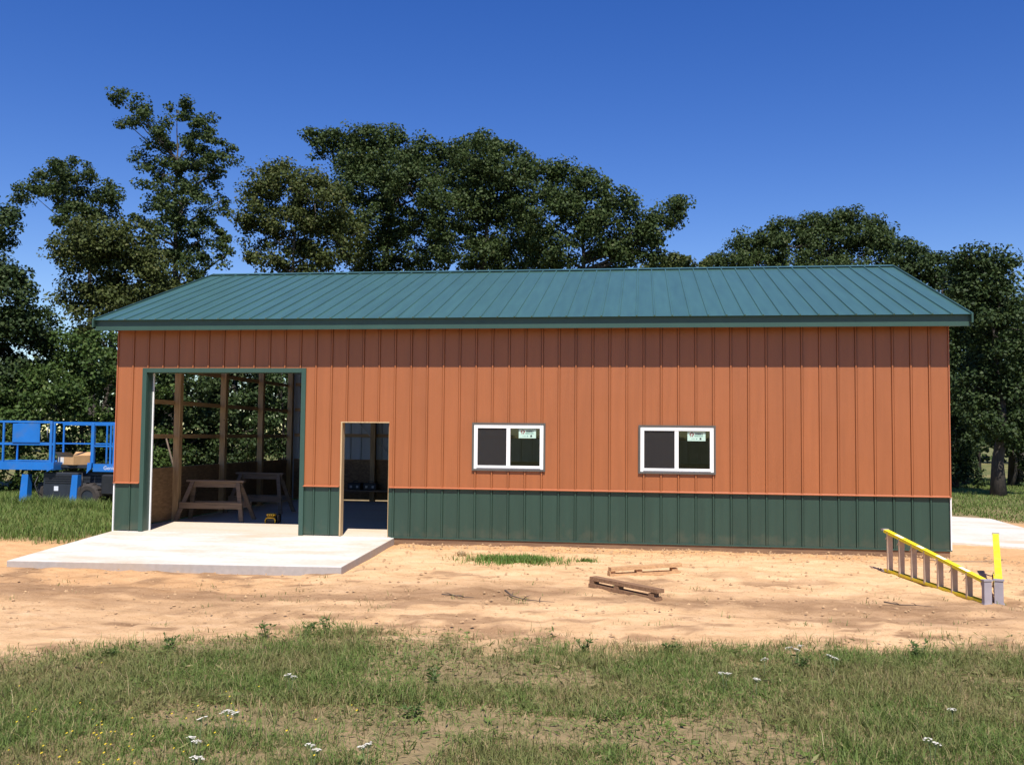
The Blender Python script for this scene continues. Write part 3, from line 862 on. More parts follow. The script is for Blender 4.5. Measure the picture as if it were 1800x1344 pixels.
sawhorse((0.98, 4.75, 0.0), R(-4), 1.16, 0.94, 'wooden sawhorse deeper in the barn behind the front sawhorse')

jb = empty('jobsite_charger', (2.30, 2.16, 0.0), R(4))
tag(jb, 'small yellow and black power tool case on the floor in the big doorway', 'tool')
MB().cbox(-0.105, 0.105, -0.06, 0.13, 0.0, 0.15, 0.02).build('body', M['black'], jb)
MB().cbox(0.108, 0.175, -0.02, 0.14, 0.0, 0.19, 0.02).build('battery', M['black'], jb)
mb = MB()
for s in (-1, 1):
    mb.tube([(s * 0.10, -0.085, 0.0), (s * 0.105, -0.085, 0.06), (s * 0.085, -0.085, 0.105), (s * 0.05, -0.085, 0.118)], 0.014, 8)
mb.tube([(-0.055, -0.085, 0.118), (0.055, -0.085, 0.118)], 0.015, 8)
mb.build('guard', M['yellow_tool'], jb)
mb = MB().cbox(-0.088, 0.088, -0.082, 0.06, 0.1505, 0.20, 0.014); mb.build('lid', M['yellow_tool'], jb)
for k in (-0.045, 0.0, 0.045):
    MB().box(k - 0.012, k + 0.012, -0.0855, -0.083, 0.163, 0.182).build('vent', M['black'], jb)

st = empty('bench', (2.4, 8.62, 0.0)); tag(st, 'low dark plank bench by the back wall seen through the walk doorway', 'bench')
MB().box(-1.3, 1.3, -0.20, 0.20, 0.30, 0.34).build('plank', M['oldwood'], st)
for sx in (-1.2, 1.2): MB().box(sx - 0.03, sx + 0.03, -0.18, 0.18, 0.0, 0.299).build('leg', M['oldwood'], st)
for i, (xx, lab) in enumerate(((2.16, 'left one of the two dark tool cases on the bench by the back wall'), (2.60, 'right one of the two dark tool cases on the bench by the back wall'))):
    tcse = empty('tool_case', (xx, 8.62, 0.341)); tag(tcse, lab, 'tool case', 'tool cases by the back wall')
    MB().cbox(-0.19, 0.19, -0.13, 0.13, 0.0, 0.19, 0.02).build('body', M['black'], tcse)
    MB().tube([(-0.07, 0, 0.185), (-0.06, 0, 0.235), (0.06, 0, 0.235), (0.07, 0, 0.185)], 0.011, 6).build('handle', M['blue_dark'], tcse)
    for lx in (-0.09, 0.09): MB().box(lx - 0.03, lx + 0.03, -0.138, -0.1305, 0.06, 0.12).build('latch', M['grey_steel'], tcse)

# ------------------------------------------------------------------ stepladder lying on its side
lad = empty('stepladder', (14.5, -4.2, 0.0))
tag(lad, 'yellow fibreglass stepladder lying open on its side in the sand', 'ladder')
def ladder_side(root, top, foot, nstep, name_rail, h0, h1, tx):
    """one side of the ladder: lower rail on the ground, upper rail above; narrow near end, wide far end"""
    T_, B_ = Vector((*top, 0)), Vector((*foot, 0))
    zt, zb = gzf(*top) + 0.012, gzf(*foot) + 0.015
    T_ -= lad.location; B_ -= lad.location
    d = (B_ - T_); L = d.length; dn = d.normalized(); sidev = Vector((-dn.y, dn.x, 0))
    rail_w, rail_t = 0.085, 0.030
    for lower in (1, 0):
        a = T_ + Vector((0, 0, zt + (0.0 if lower else h0))); b_ = B_ + Vector((0, 0, zb + (0.0 if lower else h1)))
        mb = MB()
        mb.bar(a, b_, rail_w, 0.012)
        off = sidev * (rail_w / 2 - 0.004)
        dz = Vector((0, 0, 0.018 if lower else -0.018))
        mb.bar(a + off + dz, b_ + off + dz, 0.008, 0.036); mb.bar(a - off + dz, b_ - off + dz, 0.008, 0.036)
        rail = mb.build(name_rail, M['yellow'], root)
        if not lower and nstep:
            for f0, f1 in ((0.14, 0.22), (0.36, 0.44), (0.58, 0.64), (0.80, 0.88)):
                lb = MB(); lb.bar(a.lerp(b_, f0) + Vector((0, 0, 0.0072)), a.lerp(b_, f1) + Vector((0, 0, 0.0072)), rail_w * 0.72, 0.001)
                lb.build('warning_label', M['sticker_white'], rail)
        # boots / end
        MB().bar(b_ - dn * 0.005, b_ + dn * 0.06, rail_w + 0.012, 0.03).build('foot', M['cap'], root)
    for k in range(nstep):
        f_ = (k + 1.0) / (nstep + 0.35)
        p = T_.lerp(B_, f_); z0 = zt + (zb - zt) * f_ + 0.008; z1 = z0 + h0 + (h1 - h0) * f_ - 0.016
        mb = MB()
        a = p + Vector((0, 0, z0)); b_ = p + Vector((0, 0, z1))
        mb.bar(a, b_, 0.082, 0.006, tuple(dn)); 
        o2 = dn * 0.012
        mb.bar(a + sidev * 0.040 + o2, b_ + sidev * 0.040 + o2, 0.006, 0.028, tuple(dn)); mb.bar(a - sidev * 0.040 + o2, b_ - sidev * 0.040 + o2, 0.006, 0.028, tuple(dn))
        mb.build('step', M['tread'], root)
        br = MB()
        if k % 1 == 0 and nstep > 4:
            br.bar(b_ + dn * 0.02, p + dn * 0.13 + Vector((0, 0, z1 - 0.115 + 0.0)), 0.004, 0.012)
            br.bar(a + dn * 0.02, p + dn * 0.13 + Vector((0, 0, z0 + 0.02)), 0.004, 0.012)
            br.build('step_brace', M['tread'], root)
    # end casting at the near end
    mb = MB(); c = T_ - dn * 0.03
    mb.bar(c + Vector((0, 0, zt - 0.01)), c + Vector((0, 0, zt + h0 + 0.012)), 0.105, 0.055, tuple(dn)); mb.build('end_casting', M['cap'], root)
    for zz in (zt - 0.002, zt + h0 + 0.004):
        mb = MB(); mb.bar(c - sidev * 0.064 + Vector((0, 0, zz)), c + sidev * 0.064 + Vector((0, 0, zz)), 0.075, 0.02); mb.build('end_plate', M['cap'], root)
    return T_, B_, zt, zb
a1 = ladder_side(lad, (14.40, -4.17), (13.73, -1.90), 7, 'rail', 0.30, 0.62, 0)
a2 = ladder_side(lad, (14.58, -4.13), (15.30, -1.95), 0, 'back_rail', 0.30, 0.60, 0)
for f_, zz in ((0.52, 0.42), (0.55, 0.02)):
    p = a1[0].lerp(a1[1], f_); q = a2[0].lerp(a2[1], f_)
    p.z = a1[2] + zz * 0.95; q.z = a2[2] + zz * 0.95
    m_ = (p + q) / 2 + Vector((0, 0, -0.01))
    MB().tube([p, m_, q], 0.005, 6).build('spreader', M['wire'], lad)
for f_ in (0.2, 0.55, 0.93):
    p = a2[0].lerp(a2[1], f_); h = 0.30 + 0.30 * f_
    mb = MB(); mb.bar(p + Vector((0, 0, a2[2] + 0.01 + f_ * (a2[3] - a2[2]))), p + Vector((0, 0, a2[2] + h - 0.01 + f_ * (a2[3] - a2[2]))), 0.06, 0.02, (0.3, 0.95, 0)); mb.build('cross_bar', M['tread'], lad)

# ------------------------------------------------------------------ offcut lumber on the sand
def nailed_boards(p, q, wd, lift, mat, label, flip):
    g0 = gzf(*p) - 0.004; g1 = gzf(*q) - 0.004
    r_ = empty('nailed_boards', (p[0], p[1], 0)); tag(r_, label, 'lumber', 'offcut boards on the sand')
    a = Vector((0, 0, g0)); b_ = Vector((q[0] - p[0], q[1] - p[1], g1))
    d = (b_ - a).normalized(); s = Vector((-d.y, d.x, 0))
    MB().bar(a + Vector((0, 0, 0.025)), b_ + Vector((0, 0, 0.025)), wd, 0.05).build('board', mat, r_)
    for f_ in (0.04, 0.42, 0.93):
        c = a.lerp(b_, f_) + Vector((0, 0, 0.071)); MB().bar(c - d * 0.045, c + d * 0.045, wd * 0.8, 0.040).build('block', mat, r_)
    off = s * flip
    MB().bar(a + off + Vector((0, 0, 0.117)) + d * 0.01, b_ + off * 0.6 + Vector((0, 0, 0.117 + lift)) + d * 0.03, wd, 0.05).build('board', mat, r_)
    return r_
nailed_boards((9.33, -3.72), (10.24, -4.62), 0.13, 0.015, M['board'], 'dark brown nailed boards lying on the sand, the nearer pair', 0.012)
nailed_boards((9.54, -2.98), (10.57, -2.55), 0.12, 0.02, M['board_pale'], 'paler nailed boards on the sand, the pair nearer the barn', -0.015)

def twig(pts, r0, label):
    mb = MB(); P = [Vector((x, y, gzf(x, y) + 0.012 + h)) for x, y, h in pts]
    mb.tube(P, [r0 * (1 - 0.75 * i / (len(P) - 1)) for i in range(len(P))], 6)
    rr = random.Random(len(pts) * 7)
    for i in range(1, len(P) - 1):
        e = P[i] + Vector((rr.uniform(-.13, .13), rr.uniform(-.1, .1), rr.uniform(0.01, .06)))
        mb.tube([P[i], (P[i] + e) / 2 + Vector((0, 0, .01)), e], [r0 * .5, r0 * .4, r0 * .2], 5)
    o = mb.build('fallen_twig', M['dead']); tag(o, label, 'twig', 'twigs lying on the sand'); return o
twig([(8.22, -4.55, 0.05), (8.33, -4.70, 0.01), (8.50, -4.85, 0), (8.72, -4.95, 0.0), (8.92, -5.0, 0.005)], 0.014, 'long forked twig on the sand left of the dark nailed boards')
twig([(7.40, -4.72, 0), (7.55, -4.78, .01), (7.72, -4.84, 0), (7.86, -4.86, 0)], 0.013, 'short dark twig on the sand left of the long forked twig')
twig([(13.10, -4.36, 0.02), (13.28, -4.42, 0), (13.47, -4.47, .01), (13.72, -4.50, 0)], 0.011, 'thin twig on the sand left of the ladder end')

# ------------------------------------------------------------------ scissor lift by the trees
lift = empty('scissor_lift', (-6.0, 6.1, -0.10))
tag(lift, 'blue scissor lift with guard rails parked in the grass left of the barn', 'lift')
def lpart(name, fn, mat='blue', par=None):
    mb = MB(); fn(mb); return mb.build(name, M[mat] if isinstance(mat, str) else mat, par or lift)
# local: x to the right along the lift, y away, z up from the grass
lpart('deck_extension', lambda m: (m.box(-1.5, 0.78, -0.05, 1.75, 0.965, 1.165)))
lpart('deck_skirt', lambda m: m.hexa([(0.60, -0.062, 0.92), (0.745, -0.062, 0.99), (0.745, -0.05, 0.99), (0.60, -0.05, 0.92), (0.60, -0.062, 1.0), (0.78, -0.062, 1.0), (0.78, -0.05, 1.0), (0.60, -0.05, 1.0)]))
dk = lpart('deck', lambda m: m.box(0.781, 2.45, 0.28, 1.70, 1.02, 1.10), 'blue_dark')
lpart('deck_side', lambda m: m.box(1.72, 2.45, 0.22, 0.279, 0.93, 1.13))
lpart('deck_gusset', lambda m: m.hexa([(1.58, 0.16, 0.88), (1.70, 0.16, 1.0), (1.70, 0.22, 1.0), (1.58, 0.22, 0.88), (1.60, 0.16, 1.16), (1.72, 0.16, 1.16), (1.72, 0.22, 1.16), (1.60, 0.22, 1.16)]))
tcu = bpy.data.curves.new('lettering', 'FONT'); tcu.body = 'Genie GS-33'; tcu.size = 0.135; tcu.extrude = 0.001
tob = bpy.data.objects.new('lettering_tmp', tcu); COL.objects.link(tob)
dg = bpy.context.evaluated_depsgraph_get()
tme = bpy.data.meshes.new_from_object(tob.evaluated_get(dg)); tme.name = 'lettering'
bpy.data.objects.remove(tob)
tme.materials.clear(); tme.materials.append(M['white'])
lt = link('lettering', tme, lift, (2.02, 0.217, 0.985)); lt.rotation_euler = (R(90), 0, 0)
# guard rails
RT = 2.20; RM = 1.64
def post(x, y, wd=0.05, lo=1.10, hi=RT): lpart('rail_post', lambda m: m.cbox(x - wd / 2, x + wd / 2, y - wd / 2, y + wd / 2, lo, hi, 0.008))
for x, wd in ((-1.45, .05), (-0.70, 0.05), (0.66, .07), (0.75, .05)): post(x, 0.0, wd)
for x, wd in ((1.66, 0.09), (2.16, 0.05), (2.25, 0.05), (2.40, 0.05)): post(x, 0.30, wd)
for x in (-1.45, -0.05, 1.25, 2.1, 2.40): post(x, 1.66, 0.045)
lpart('top_rail', lambda m: m.box(-1.47, 0.69, -0.024, 0.024, RT + .001, RT + 0.05))
lpart('middle_rail', lambda m: m.box(-1.47, 0.75, -0.022, 0.022, RM - 0.03, RM + 0.03))
lpart('top_rail', lambda m: m.box(0.79, 2.43, 0.278, 0.322, RT - 0.06, RT - 0.01))
lpart('middle_rail', lambda m: m.box(1.70, 2.43, 0.28, 0.32, RM - 0.06, RM - 0.02))
lpart('top_rail', lambda m: m.box(-1.47, 2.43, 1.638, 1.682, RT + .001, RT + 0.045))
lpart('middle_rail', lambda m: m.box(-1.47, 2.43, 1.64, 1.68, RM - 0.02, RM + 0.02))
lpart('side_rail', lambda m: (m.box(-1.475, -1.43, 0.025, 1.636, RT, RT + 0.045), m.box(-1.475, -1.43, 0.025, 1.638, RM - .02, RM + .02)))
lpart('control_panel', lambda m: m.cbox(-0.42, 0.36, -0.052, -0.026, 1.675, 2.17, 0.008))
for x in (0.60,): lpart('gate_latch', lambda m: m.tube([(0.57, -0.02, 2.1), (0.56, -0.03, 1.95), (0.58, -0.03, 1.80)], 0.012, 6), 'grey_steel')
# lowered scissor stack and chassis
for k in range(5):
    z = 0.46 + k * 0.09
    lpart('scissor_arm', lambda m: m.bar((0.25, 0.45, z), (2.6, 0.45, z + 0.05), 0.06, 0.075), 'blue_dark')
    lpart('scissor_arm', lambda m: m.bar((0.25, 1.25, z + 0.05), (2.6, 1.25, z), 0.06, 0.075), 'blue_dark')
lpart('chassis', lambda m: m.cbox(0.10, 2.7, 0.30, 1.45, 0.28, 0.62, 0.03), 'blue_dark')
lpart('engine_tray', lambda m: m.cbox(2.43, 2.60, 0.05, 0.29, 0.36, 0.78, 0.03), 'grey_steel')
lpart('motor_cover', lambda m: m.cbox(2.06, 2.42, 0.05, 0.29, 0.34, 0.86, 0.03), 'black')
lpart('front_box', lambda m: m.cbox(0.40, 1.38, 0.10, 0.295, 0.12, 0.90, 0.02), 'blue_dark')
lpart('hose', lambda m: m.tube([(0.30, 0.09, 0.86), (0.22, 0.02, 0.60), (0.30, 0.0, 0.40), (0.42, 0.05, 0.30)], 0.016, 6), 'black')
lpart('hose', lambda m: m.tube([(1.50, 0.10, 0.90), (1.56, 0.02, 0.65), (1.50, 0.03, 0.42), (1.70, 0.1, 0.40)], 0.016, 6), 'black')
for k in range(4): lpart('grille_slat', lambda m, k=k: m.box(0.46, 1.30, 0.085, 0.0985, 0.62 + k * 0.06, 0.645 + k * 0.06), 'black')
lpart('decal', lambda m: m.box(0.72, 0.84, 0.096, 0.0985, 0.42, 0.54), 'white')
lpart('bumper', lambda m: m.cbox(0.03, 1.23, 0.02, 0.11, 0.02, 0.12, 0.01), 'blue_dark')
for x0_, x1_ in ((-0.18, 0.02), (1.24, 1.42)):
    def og(m, x0_=x0_, x1_=x1_):
        m.hexa([(x0_ - 0.02, -0.02, 0.02), (x1_ + 0.0, -0.02, 0.02), (x1_ + 0.0, 0.2, 0.02), (x0_ - 0.02, 0.2, 0.02), (x0_ + .02, 0.03, 0.84), (x1_, 0.03, 0.84), (x1_, 0.2, 0.84), (x0_ + .02, 0.2, 0.84)])
        m.box(x0_ - 0.06, x1_ + 0.04, -0.10, 0.26, -0.02, 0.018)
    lpart('outrigger', og)
def wheel(x, y):
    mb = MB(); n = 22; Ro = 0.40
    prof = [(-0.13, 0.20), (-0.14, 0.33), (-0.10, Ro), (0.10, Ro), (0.14, 0.33), (0.13, 0.20)]
    for i in range(n):
        t0, t1 = 2 * math.pi * i / n, 2 * math.pi * (i + 1) / n
        lug = 0.0 if i % 2 else 0.025
        for (ya, ra), (yb, rb) in zip(prof[:-1], prof[1:]):
            ra2 = ra + (lug if ra == Ro else 0); rb2 = rb + (lug if rb == Ro else 0)
            mb.face([(ra2 * math.cos(t0), ya, ra2 * math.sin(t0)), (ra2 * math.cos(t1), ya, ra2 * math.sin(t1)), (rb2 * math.cos(t1), yb, rb2 * math.sin(t1)), (rb2 * math.cos(t0), yb, rb2 * math.sin(t0))])
    o = mb.build('wheel', M['rubber'], lift); o.location = (x, y, 0.30); o.scale = (0.8, 0.9, 0.8)
    mb = MB(); mb.tube([(0, -0.11, 0), (0, 0.11, 0)], 0.205, 18); mb.build('rim', M['blue_dark'], o)
for x in (1.70, 0.5):
    wheel(x, 0.14 if x > 1 else 0.34); wheel(x, 1.55)
cb = empty('cardboard_box', (-5.02, 6.62, 1.0), R(-24)); tag(cb, 'open brown cardboard box on the blue lift deck', 'box')
MB().box(-0.36, 0.36, -0.24, 0.24, 0.0, 0.24).build('carton', M['card'], cb)
for s in (-1, 1):
    mb = MB(); mb.bar((-0.36, s * 0.24, 0.24), (0.36, s * 0.24, 0.24), 0.004, 0.004)
    mb.face([(-0.36, s * 0.24, 0.242), (0.36, s * 0.24, 0.242), (0.36, s * 0.31, 0.33), (-0.36, s * 0.31, 0.33)]); mb.build('flap', M['card'], cb)
MB().box(-0.30, -0.06, -0.2425, -0.2405, 0.03, 0.19).build('shipping_label', M['card_tape'], cb)

# pole leaning among the shrubs beyond the open end wall
mb = MB().tube([(-1.86, 6.3, -0.12), (-2.02, 6.3, 1.0), (-2.22, 6.25, 1.72)], [0.03, 0.027, 0.02], 7)
tag(mb.build('leaning_pole', M['dead']), 'bare pole leaning outside the open end wall, seen through the big doorway', 'pole')

# ------------------------------------------------------------------ trees
LOBES = {
    'L1': (12,[(-11.9,8.8,0.69,1.05),(-12.3,7.1,1.34,1.15),(-11.1,6.4,1.18,1.1),(-11.0,4.8,1.52,1.33),(-12.6,4.8,1.72,1.91),(-10.4,5.5,0.91,0.76),(-12.3,3.1,1.71,1.14),(-10.7,3.1,1.13,0.85)]),
    'L2': (25,[(-18.3,14.1,0.96,0.55),(-16.7,14.2,1.23,0.6),(-19.1,13.3,0.71,0.69),(-17.6,13.0,1.23,0.82),(-16.0,13.5,0.95,0.68),(-16.7,12.0,1.09,0.82),(-15.5,12.5,0.68,0.54),(-15.1,13.0,0.24,0.16),(-16.3,10.8,1.09,0.82)]),
    'L3': (16,[(-10.0,9.0,1.28,0.85),(-11.2,8.6,0.81,0.71),(-8.9,8.9,1.02,0.96),(-10.4,7.6,1.24,1.02),(-8.8,7.4,1.48,1.27),(-11.4,6.7,0.43,0.43),(-8.0,7.7,0.74,1.06),(-9.5,6.4,1.27,0.64),(-10.3,5.4,0.74,0.64)]),
    'L4': (22,[(-12.9,16.7,0.48,0.35),(-12.0,16.2,0.43,0.38),(-12.7,15.6,0.51,0.3),(-11.7,15.6,0.66,0.43),(-10.3,16.0,0.7,0.6),(-9.1,15.3,0.7,0.75),(-11.0,14.9,0.88,0.63),(-10.0,14.4,1.13,0.88),(-8.6,14.2,0.62,0.62),(-12.0,14.0,0.5,0.35),(-7.9,13.7,0.35,0.6),(-10.8,13.1,1.05,0.88),(-9.2,13.1,1.12,1.0),(-11.0,11.8,0.75,0.83),(-9.6,11.6,1.37,1.12),(-8.3,12.0,0.37,0.62),(-10.4,10.3,1.12,1.0),(-8.9,10.3,1.04,1.04),(-9.4,9.0,1.36,0.74),(-7.9,9.5,0.37,0.62),(-12.0,11.1,0.18,0.23),(-10.4,7.3,1.49,1.24),(-9.0,5.8,1.48,1.48)]),
    'A': (20.5,[(-5.5,12.5,0.57,0.52),(-5.8,11.8,0.76,0.78),(-4.7,12.3,1.07,0.85),(-3.6,12.0,0.94,0.85),(-3.2,11.3,1.29,1.13),(-5.7,10.8,0.9,0.71),(-6.3,10.7,0.43,0.33),(-6.0,9.6,0.43,0.71),(-4.5,10.4,1.3,1.13),(-2.6,9.9,1.29,1.17),(-5.4,8.9,0.57,0.43),(-3.9,8.9,1.17,0.59),(-4.1,7.1,1.64,1.17)]),
    'B': (24,[(-4.9,15.4,0.47,0.31),(-3.8,15.2,0.88,0.44),(-3.1,15.3,0.57,0.39),(-1.9,15.2,0.97,0.51),(-1.1,14.9,0.71,0.56),(-4.6,14.7,0.41,0.41),(-2.9,14.5,1.23,0.72),(-1.3,13.9,1.48,1.02),(0.2,14.4,1.07,0.71),(-2.3,13.2,1.53,1.15),(-0.2,12.6,1.73,1.27),(1.0,14.6,0.61,0.51),(-2.3,11.1,1.48,1.48),(-0.2,10.5,1.77,1.52),(1.8,13.6,1.21,0.96),(2.2,14.5,0.51,0.45),(-2.0,9.5,1.27,0.64),(-0.7,8.0,2.02,1.26)]),
    'C': (22.5,[(3.3,14.4,0.63,0.39),(3.1,13.6,1.16,0.8),(4.1,13.8,0.8,0.56),(4.6,12.8,1.16,0.8),(3.5,12.1,1.65,1.16),(5.2,13.3,0.39,0.48),(2.1,11.4,1.46,1.21),(4.1,10.7,1.64,1.33),(2.6,9.5,1.45,0.85),(4.6,9.3,1.44,0.84),(3.6,7.5,1.92,1.2)]),
    'D': (21.5,[(6.1,12.6,0.98,0.47),(7.1,12.7,0.56,0.37),(6.7,11.8,1.12,0.77),(8.0,12.2,0.74,0.42),(5.9,10.9,1.29,1.17),(7.8,11.1,1.12,0.93),(9.0,11.5,0.74,0.44),(9.6,11.1,0.51,0.51),(8.5,10.1,1.11,0.88),(9.8,10.3,0.83,0.74),(6.6,9.4,1.35,0.93),(8.9,9.2,1.11,0.81),(10.5,10.2,0.6,0.6),(10.6,10.8,0.32,0.37),(11.4,10.9,0.41,0.46),(11.5,11.3,0.3,0.23),(11.2,10.4,0.3,0.37),(10.3,9.4,0.64,0.51),(8.2,7.3,1.85,1.15)]),
    'S': (42,[(12.2,12.5,0.98,0.56),(11.1,12.4,0.88,0.49),(14.1,12.5,0.49,0.42),(12.9,11.2,2.09,1.05)]),
    'R1': (30,[(15.0,11.2,0.91,0.55),(14.5,10.5,1.05,0.55),(16.1,11.7,0.77,0.55),(16.9,12.0,0.77,0.44),(18.2,12.2,0.91,0.55),(19.3,12.5,0.9,0.49),(20.1,12.6,0.49,0.33),(19.0,11.4,1.64,1.09),(20.6,11.7,1.03,0.9),(21.2,11.1,0.9,0.9),(17.2,10.9,1.32,0.91),(21.9,10.2,0.76,0.76),(15.5,10.2,1.38,0.55),(18.7,9.2,3.0,1.36)]),
    'R2': (25,[(21.6,10.0,0.8,0.39),(22.3,9.1,0.91,0.79),(21.3,9.2,0.92,0.68),(20.9,8.3,0.82,0.72),(22.2,7.7,1.08,1.08),(23.4,8.9,0.72,0.6),(23.6,7.0,1.43,1.2),(22.2,5.5,1.2,1.44),(23.5,4.1,1.07,1.43),(23.3,2.2,0.71,0.95)]),
    'R3': (19,[(21.7,8.5,0.56,0.37),(22.5,8.4,0.57,0.41),(23.0,8.0,0.41,0.57),(22.1,7.7,0.99,0.78),(21.7,6.9,0.82,0.82),(22.8,6.9,0.67,0.61),(23.5,5.8,1.02,1.02),(22.4,5.6,0.92,1.02),(22.8,4.4,1.02,1.02),(23.5,3.6,1.01,1.22),(22.0,3.8,0.82,0.92),(22.4,2.5,0.92,0.71),(23.5,2.2,1.01,0.51)]),
    'U1': (11,[(-10.0,3.1,1.09,0.73),(-10.9,2.2,1.1,1.1),(-9.5,1.6,1.09,1.0),(-8.4,2.6,0.9,0.81),(-9.9,0.6,1.27,0.73)]),
    'U2': (12.5,[(-8.6,4.9,0.86,0.5),(-9.2,3.9,0.95,0.76),(-8.0,4.1,0.95,0.85),(-8.4,3.0,1.14,0.85),(-8.7,1.6,1.14,0.95),(-7.5,1.3,0.94,1.04),(-8.3,0.4,1.13,0.57)]),
    'U3': (14,[(-8.0,4.6,0.89,0.79),(-7.2,3.4,0.99,0.99),(-7.8,2.2,1.09,1.09),(-6.9,1.3,1.08,0.98),(-7.9,0.7,0.99,0.69)]),
    'U4': (15.5,[(-6.9,4.8,1.24,1.03),(-6.2,3.3,1.23,1.13),(-7.1,2.3,1.13,1.03),(-5.8,1.7,1.23,1.13),(-6.6,0.6,1.23,0.72)]),
    'U5': (17,[(-5.4,5.1,1.29,1.07),(-5.0,3.6,1.28,1.07),(-5.6,2.3,1.28,1.07),(-4.5,1.9,1.28,1.06),(-5.1,0.8,1.28,0.74)]),
    'U7': (24,[(22.6,2.2,0.6,1.16),(23.0,3.6,0.7,1.16),(23.2,1.7,0.51,1.16),(22.7,0.5,0.65,0.7),(23.3,0.4,0.42,0.46),(22.3,3.8,0.7,1.17)]),
    'U8': (26,[(25.0,2.0,0.97,0.68),(26.1,2.0,1.21,0.68),(25.4,3.2,1.21,0.97),(24.3,2.7,0.73,0.73),(27.0,1.3,1.2,1.2),(26.3,0.0,0.72,0.29)]),
    'U6': (18,[(-3.6,5.0,1.31,1.09),(-3.8,3.4,1.31,1.09),(-3.1,2.1,1.3,1.09),(-4.0,1.0,1.31,0.87)]),
}
def tree(key, name, label, leafmat, seed, trunk_x=None, trunk_r=0.22, leaf=0.128, dens=1.0, lean=0.0, group=None, cat='tree', thick=1.0, ybase=None, clump=0.42):
    y0, L = LOBES[key]
    rg = np.random.default_rng(seed)
    xs = [l[0] for l in L]; tops = max(l[1] + l[3] for l in L)
    tx = trunk_x if trunk_x is not None else float(np.mean(xs))
    root = empty(name, (tx, y0, -0.12)); tag(root, label, cat, group)
    org = np.array([tx, y0, -0.12])
    # trunk and limbs
    mb = MB(); H = tops * 0.86
    tp = [Vector((lean * (k / 6) ** 1.6 + 0.12 * math.sin(k * 1.7 + seed), 0.1 * math.cos(k * 2.1 + seed), H * k / 6)) for k in range(7)]
    tr = [trunk_r * (1.25 if k == 0 else 1.0) * (1 - 0.15 * k) for k in range(7)]
    mb.tube(tp, tr, 9)
    allv = []; cls = []
    for (lx, lz, rx, rz) in L:
        rx, rz = rx * 0.93, rz * 0.93
        ry = max(0.5 * (rx + rz), 0.35) * 1.15 * thick
        ly = float(rg.uniform(-1, 1)) * 0.55 * max(rx, rz) * thick
        c = np.array([lx - tx, ly, lz + 0.12])
        # limb from the trunk up into this mass
        hz = max(0.25 * H, min(c[2] - 0.45 * abs(c[0]) - 0.3, H * 0.95)); k = min(5, int(hz / H * 6)); f_ = hz / H * 6 - k
        a = tp[k].lerp(tp[k + 1], f_)
        e = Vector(c); md = a.lerp(e, 0.55) + Vector((0, 0, -0.12 * (e - a).length + 0.2))
        r0 = min(tr[k] * 0.6, 0.05 + 0.022 * (e - a).length)
        mb.tube([a, a.lerp(md, .5) + Vector((0, 0.05, -.05)), md, md.lerp(e, .6), e], [r0, r0 * .85, r0 * .65, r0 * .45, r0 * .25], 6)
        area = 4 * math.pi * ((rx * rz) ** 1.6 / 3 + (rx * ry) ** 1.6 / 3 + (ry * rz) ** 1.6 / 3) ** (1 / 1.6)
        nc = max(5, int(area * 3.1 * dens))
        u = rg.normal(size=(nc, 3)); u /= np.linalg.norm(u, axis=1)[:, None]
        rad = rg.uniform(0.45, 1.0, (nc, 1)) ** 0.55
        rad[rg.random(nc) < 0.14] *= 1.28
        cc = c + u * rad * np.array([rx, ry, rz])
        cls.append(cc)
        for q in cc[::14]:
            p0 = Vector(c).lerp(Vector(q), 0.05); p1 = Vector(q)
            mb.tube([p0, p0.lerp(p1, .5) + Vector((0.04, 0.03, -0.06)), p1], [0.028, 0.018, 0.008], 4, cap=False)
    mb.build('trunk', M['bark'], root)
    cc = np.concatenate(cls)
    per = rg.integers(55, 130, len(cc))
    idx = np.repeat(np.arange(len(cc)), per); n = len(idx)
    sig = clump * rg.uniform(0.6, 1.15, len(cc))[idx][:, None]
    g3 = rg.normal(size=(n, 3)); rn = np.linalg.norm(g3, axis=1)[:, None]
    g3 = g3 / rn * np.minimum(rn, 1.9)
    P = cc[idx] + g3 * sig * np.array([0.62, 0.62, 0.42])
    # leaf frames: normals lean upwards and outwards from their spray
    nrm = rg.normal(size=(n, 3)) * 0.75 + np.array([0, -0.1, 0.75]) + 0.5 * g3
    nrm /= np.linalg.norm(nrm, axis=1)[:, None]
    ax = np.cross(nrm, rg.normal(size=(n, 3))); ax /= np.linalg.norm(ax, axis=1)[:, None] + 1e-9
    bx = np.cross(nrm, ax)
    s = leaf * rg.uniform(0.6, 1.25, (n, 1))
    l1 = ax * s * 0.5; w1 = bx * s * 0.40
    bend = nrm * s * 0.10
    Q = np.stack([P - l1 - bend, P + w1 + bend * 0.5, P + l1 - bend, P - w1 + bend * 0.5], 1)
    link('crown', quads_mesh('crown', Q, leafmat), root)
    return root, n

